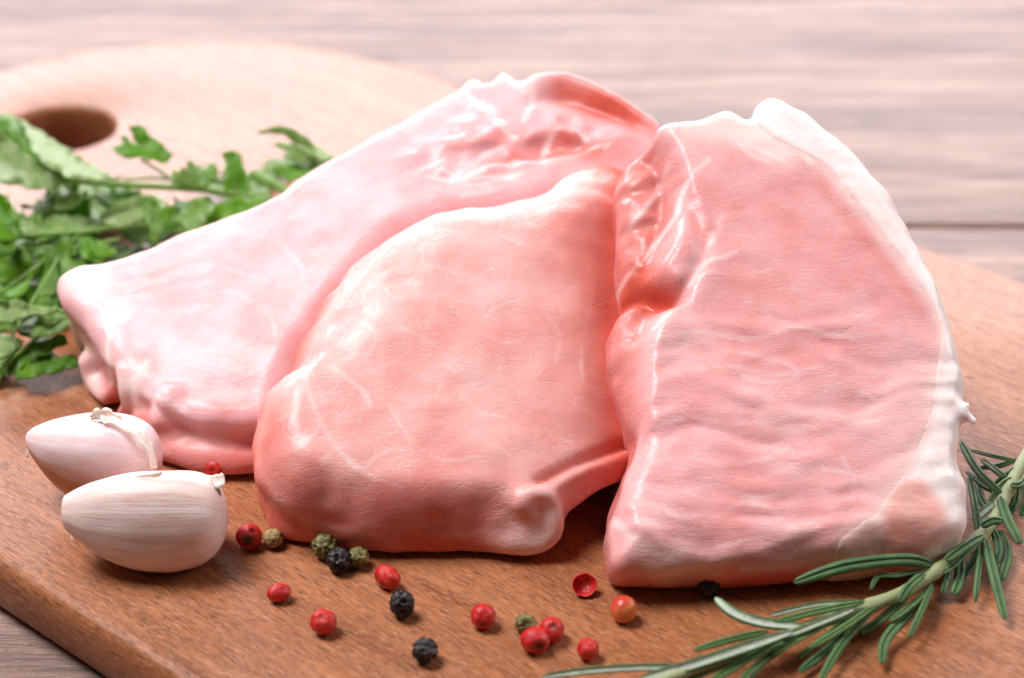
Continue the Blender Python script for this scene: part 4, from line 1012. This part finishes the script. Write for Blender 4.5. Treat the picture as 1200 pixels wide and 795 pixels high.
def build_parsley():
    r1 = empty('parsley_sprig', at(120, 240, 0)); tag(r1, 'upper parsley sprig with a thick horizontal stem behind the left chop', 'parsley', 'parsley sprigs')
    pstem([(40, 214, 16), (90, 213, 16), (150, 217, 15), (230, 222, 14), (300, 231, 12), (350, 245, 9)], 4.2, r1)
    pstem([(146, 211, 13), (170, 209, 15), (205, 210, 13)], 2.0, r1); pstem([(165, 187, 18), (185, 199, 16), (203, 212, 14)], 2.0, r1)
    blade_px([(22, 139), (45, 152), (75, 172), (105, 192), (138, 209), (120, 213), (85, 210), (55, 195), (38, 178), (35, 165)], 22, r1, PD, .85, 2, 6, ((25, 142), (130, 210)), 2.0, 1)
    blade_px([(-5, 135), (14, 135), (28, 148), (40, 164), (38, 172), (52, 190), (88, 209), (62, 211), (38, 192), (18, 168), (-5, 150)], 21, r1, PB, 0, 0, 8, ((0, 138), (80, 208)), -1, 2)
    blade_px([(-5, 150), (15, 165), (35, 182), (58, 203), (75, 212), (68, 222), (40, 222), (15, 217), (-5, 212)], 19, r1, PD, .8, 0, 8, ((-5, 175), (70, 216)), 1.5, 3)
    blade_px([(131, 173), (146, 169), (141, 158), (162, 170), (150, 149), (158, 147), (163, 146), (183, 163), (203, 181), (194, 192), (180, 187), (165, 184), (146, 185)], 20, r1, PB, 0, 0, 10, ((200, 184), (150, 165)), 1, 4)
    blade_px([(201, 217), (203, 197), (210, 203), (213, 194), (219, 200), (222, 187), (232, 200), (242, 219)], 17, r1, PD, .3, 0, 12, ((222, 218), (221, 190)), 1, 5)
    blade_px([(263, 186), (259, 180), (275, 176), (285, 194), (294, 223), (276, 226), (263, 222)], 16, r1, PB, 0, 0, 14, ((280, 222), (268, 180)), 1, 6)
    blade_px([(164, 224), (172, 238), (180, 232), (190, 245), (205, 240), (200, 255), (213, 262), (195, 270), (180, 284), (170, 262)], 16, r1, PD, .1, 0, 10, ((182, 282), (170, 228)), 1, 7)
    blade_px([(115, 256), (130, 242), (152, 233), (170, 229), (188, 232), (196, 240), (170, 256), (150, 264), (130, 266)], 14, r1, PD, .9, 0, 8, ((118, 256), (194, 236)), 2.5, 8)
    blade_px([(236, 270), (240, 255), (250, 243), (262, 236), (278, 230), (300, 232), (320, 236), (300, 250), (275, 262), (255, 272)], 11, r1, PB, 0, 0, 8, ((240, 268), (312, 236)), 1, 9)
    blade_px([(205, 262), (215, 245), (228, 232), (245, 230), (252, 242), (240, 262), (225, 275)], 12, r1, PD, .35, 0, 8, ((212, 264), (246, 234)), 1, 10)
    blade_px([(110, 218), (140, 222), (165, 222), (160, 236), (140, 246), (122, 243), (112, 232)], 12, r1, PD, 0, 0, 8, None, 1, 11)
    blade_px([(22, 241), (45, 238), (60, 228), (78, 222), (98, 226), (92, 240), (74, 247), (60, 243), (50, 250)], 13, r1, PD, .5, 0, 8, None, 1, 12)

    r2 = empty('parsley_sprig', at(40, 330, 0)); tag(r2, 'lower leafy parsley sprig spilling out at the left edge', 'parsley', 'parsley sprigs')
    pstem([(-20, 284, 12), (40, 276, 13), (100, 272, 13), (145, 265, 12), (190, 262, 9)], 3.2, r2)
    pstem([(0, 345, 7), (40, 315, 9), (85, 282, 11), (125, 260, 11), (150, 250, 9)], 3.0, r2)
    pstem([(-10, 440, 5), (25, 412, 6), (55, 388, 7), (95, 372, 7)], 2.6, r2)
    pstem([(-10, 358, 12), (30, 360, 12), (80, 366, 9)], 2.8, r2)
    pstem([(-10, 320, 8), (40, 300, 10), (95, 290, 12), (140, 280, 11)], 2.4, r2); pstem([(10, 400, 6), (40, 350, 9), (70, 300, 11), (85, 262, 11)], 2.2, r2)
    pstem([(-10, 300, 6), (30, 262, 11), (75, 240, 13), (110, 230, 13)], 2.4, r2)
    blade_px([(-5, 225), (8, 232), (18, 252), (27, 272), (18, 282), (-5, 285)], 17, r2, PB, 0, 0, 10, ((-5, 250), (22, 276)), 1, 21)
    blade_px([(18, 262), (40, 255), (70, 252), (105, 255), (130, 262), (105, 272), (70, 276), (40, 278), (22, 275)], 11, r2, PD, .55, 0, 6, None, 1, 22)
    blade_px([(25, 285), (55, 278), (85, 282), (95, 292), (80, 304), (60, 308), (40, 300)], 10, r2, PD, .15, 0, 8, None, 1, 23)
    blade_px([(-5, 285), (20, 290), (38, 305), (30, 325), (15, 335), (-5, 330)], 9, r2, PD, 0, 0, 10, None, 1, 24)
    blade_px([(-5, 330), (15, 338), (30, 330), (38, 316), (34, 338), (22, 348), (-5, 352)], 7, r2, PB, 0, 0, 10, None, 1, 25)
    blade_px([(-5, 352), (18, 350), (36, 358), (50, 362), (70, 360), (60, 368), (35, 370), (20, 376), (5, 378), (-5, 375)], 12, r2, PD, .75, 0, 8, ((-5, 362), (66, 363)), 2, 26)
    blade_px([(20, 386), (32, 376), (52, 370), (75, 364), (84, 372), (80, 384), (62, 392), (45, 395), (28, 394)], 9, r2, PD, .35, 0, 8, ((22, 388), (82, 370)), 1.5, 27)
    blade_px([(-5, 392), (15, 394), (28, 400), (22, 412), (5, 420), (-5, 422)], 7, r2, PD, .7, 0, 8, None, 1, 28)
    blade_px([(-5, 440), (5, 428), (25, 408), (45, 398), (75, 392), (80, 402), (60, 412), (40, 422), (20, 438)], 5, r2, PB, .1, 0, 8, ((-5, 438), (76, 396)), 1, 29)
    blade_px([(30, 418), (45, 408), (60, 412), (70, 420), (88, 416), (92, 428), (70, 436), (45, 440), (18, 446)], 3.5, r2, PD, 0, 0, 5, None, 1, 30)
    blade_px([(90, 282), (105, 278), (118, 284), (138, 294), (128, 300), (110, 304), (98, 304)], 12, r2, PB, 0, 0, 9, None, 1, 31)
    blade_px([(38, 312), (58, 306), (74, 312), (86, 304), (80, 322), (64, 330), (48, 326)], 6, r2, PD, 0, 0, 9, None, 1, 32)
    blade_px([(-5, 258), (12, 268), (20, 290), (10, 300), (-5, 302)], 15, r2, PD, 0, 0, 9, None, 1, 33)

    r3 = empty('parsley_sprig', at(345, 200, 0)); tag(r3, 'small curled parsley tip peeking over the left chop, apart from the rest', 'parsley', 'parsley sprigs')
    blade_px([(301, 156), (312, 152), (322, 148), (336, 149), (352, 157), (368, 170), (390, 182), (384, 190), (362, 182), (346, 168), (332, 157), (318, 156)], 24, r3, PD, .8, 0, 8, ((304, 155), (386, 184)), 2, 41)
    blade_px([(320, 170), (335, 168), (352, 170), (368, 178), (392, 186), (380, 196), (358, 192), (342, 187), (330, 182), (338, 178)], 21, r3, PD, .45, 0, 8, ((324, 172), (386, 190)), 1, 42)
    blade_px([(330, 202), (342, 196), (355, 190), (372, 192), (385, 200), (360, 206), (338, 214)], 18, r3, PB, 0, 0, 8, ((332, 206), (380, 194)), 1, 43)
    pstem([(384, 188, 21), (400, 205, 14), (420, 230, 4)], 2.4, r3)

    r4 = empty('parsley_cutting', at(315, 216, 0)); tag(r4, 'short cut parsley stem end sticking out behind the left chop', 'parsley', 'parsley sprigs')
    pstem([(296, 203, 13), (310, 211, 12.5), (330, 221, 12), (360, 236, 10)], 6.0, r4)

    # undergrowth: loose leaflets of the two large sprigs in the shade below
    rr = random.Random(5)
    for k in range(64):
        x, y = rr.uniform(-10, 170), rr.uniform(225, 415)
        if y > 420-1.05*max(0, x-10) or (y > 330 and x > 70): continue
        z = rr.uniform(1.0, 6.0)/1000; b = at(x, y, z); a = rr.uniform(0, 2*math.pi)
        par = r1 if y < 260 else r2
        sprig_leaf(b, (math.cos(a), math.sin(a), rr.uniform(-.15, .35)), (rr.uniform(-.6, .6), rr.uniform(-.9, .1), 1), rr.uniform(.014, .026), par, PD if rr.random() < .75 else PB, rr.uniform(.05, .5), rr.choice([0, 0, .2, .6]), k)
    for k in range(12):
        x = rr.uniform(180, 330); y = 268-0.42*(x-180)+rr.uniform(-26, 4); z = rr.uniform(2, 8)/1000; a = rr.uniform(0, 2*math.pi)
        sprig_leaf(at(x, y, z), (math.cos(a), math.sin(a), rr.uniform(0, .5)), (rr.uniform(-.6, .6), rr.uniform(-.9, .1), 1), rr.uniform(.009, .014), r1, PD, rr.uniform(.05, .5), rr.choice([0, 0, .4]), 60+k)
build_parsley()
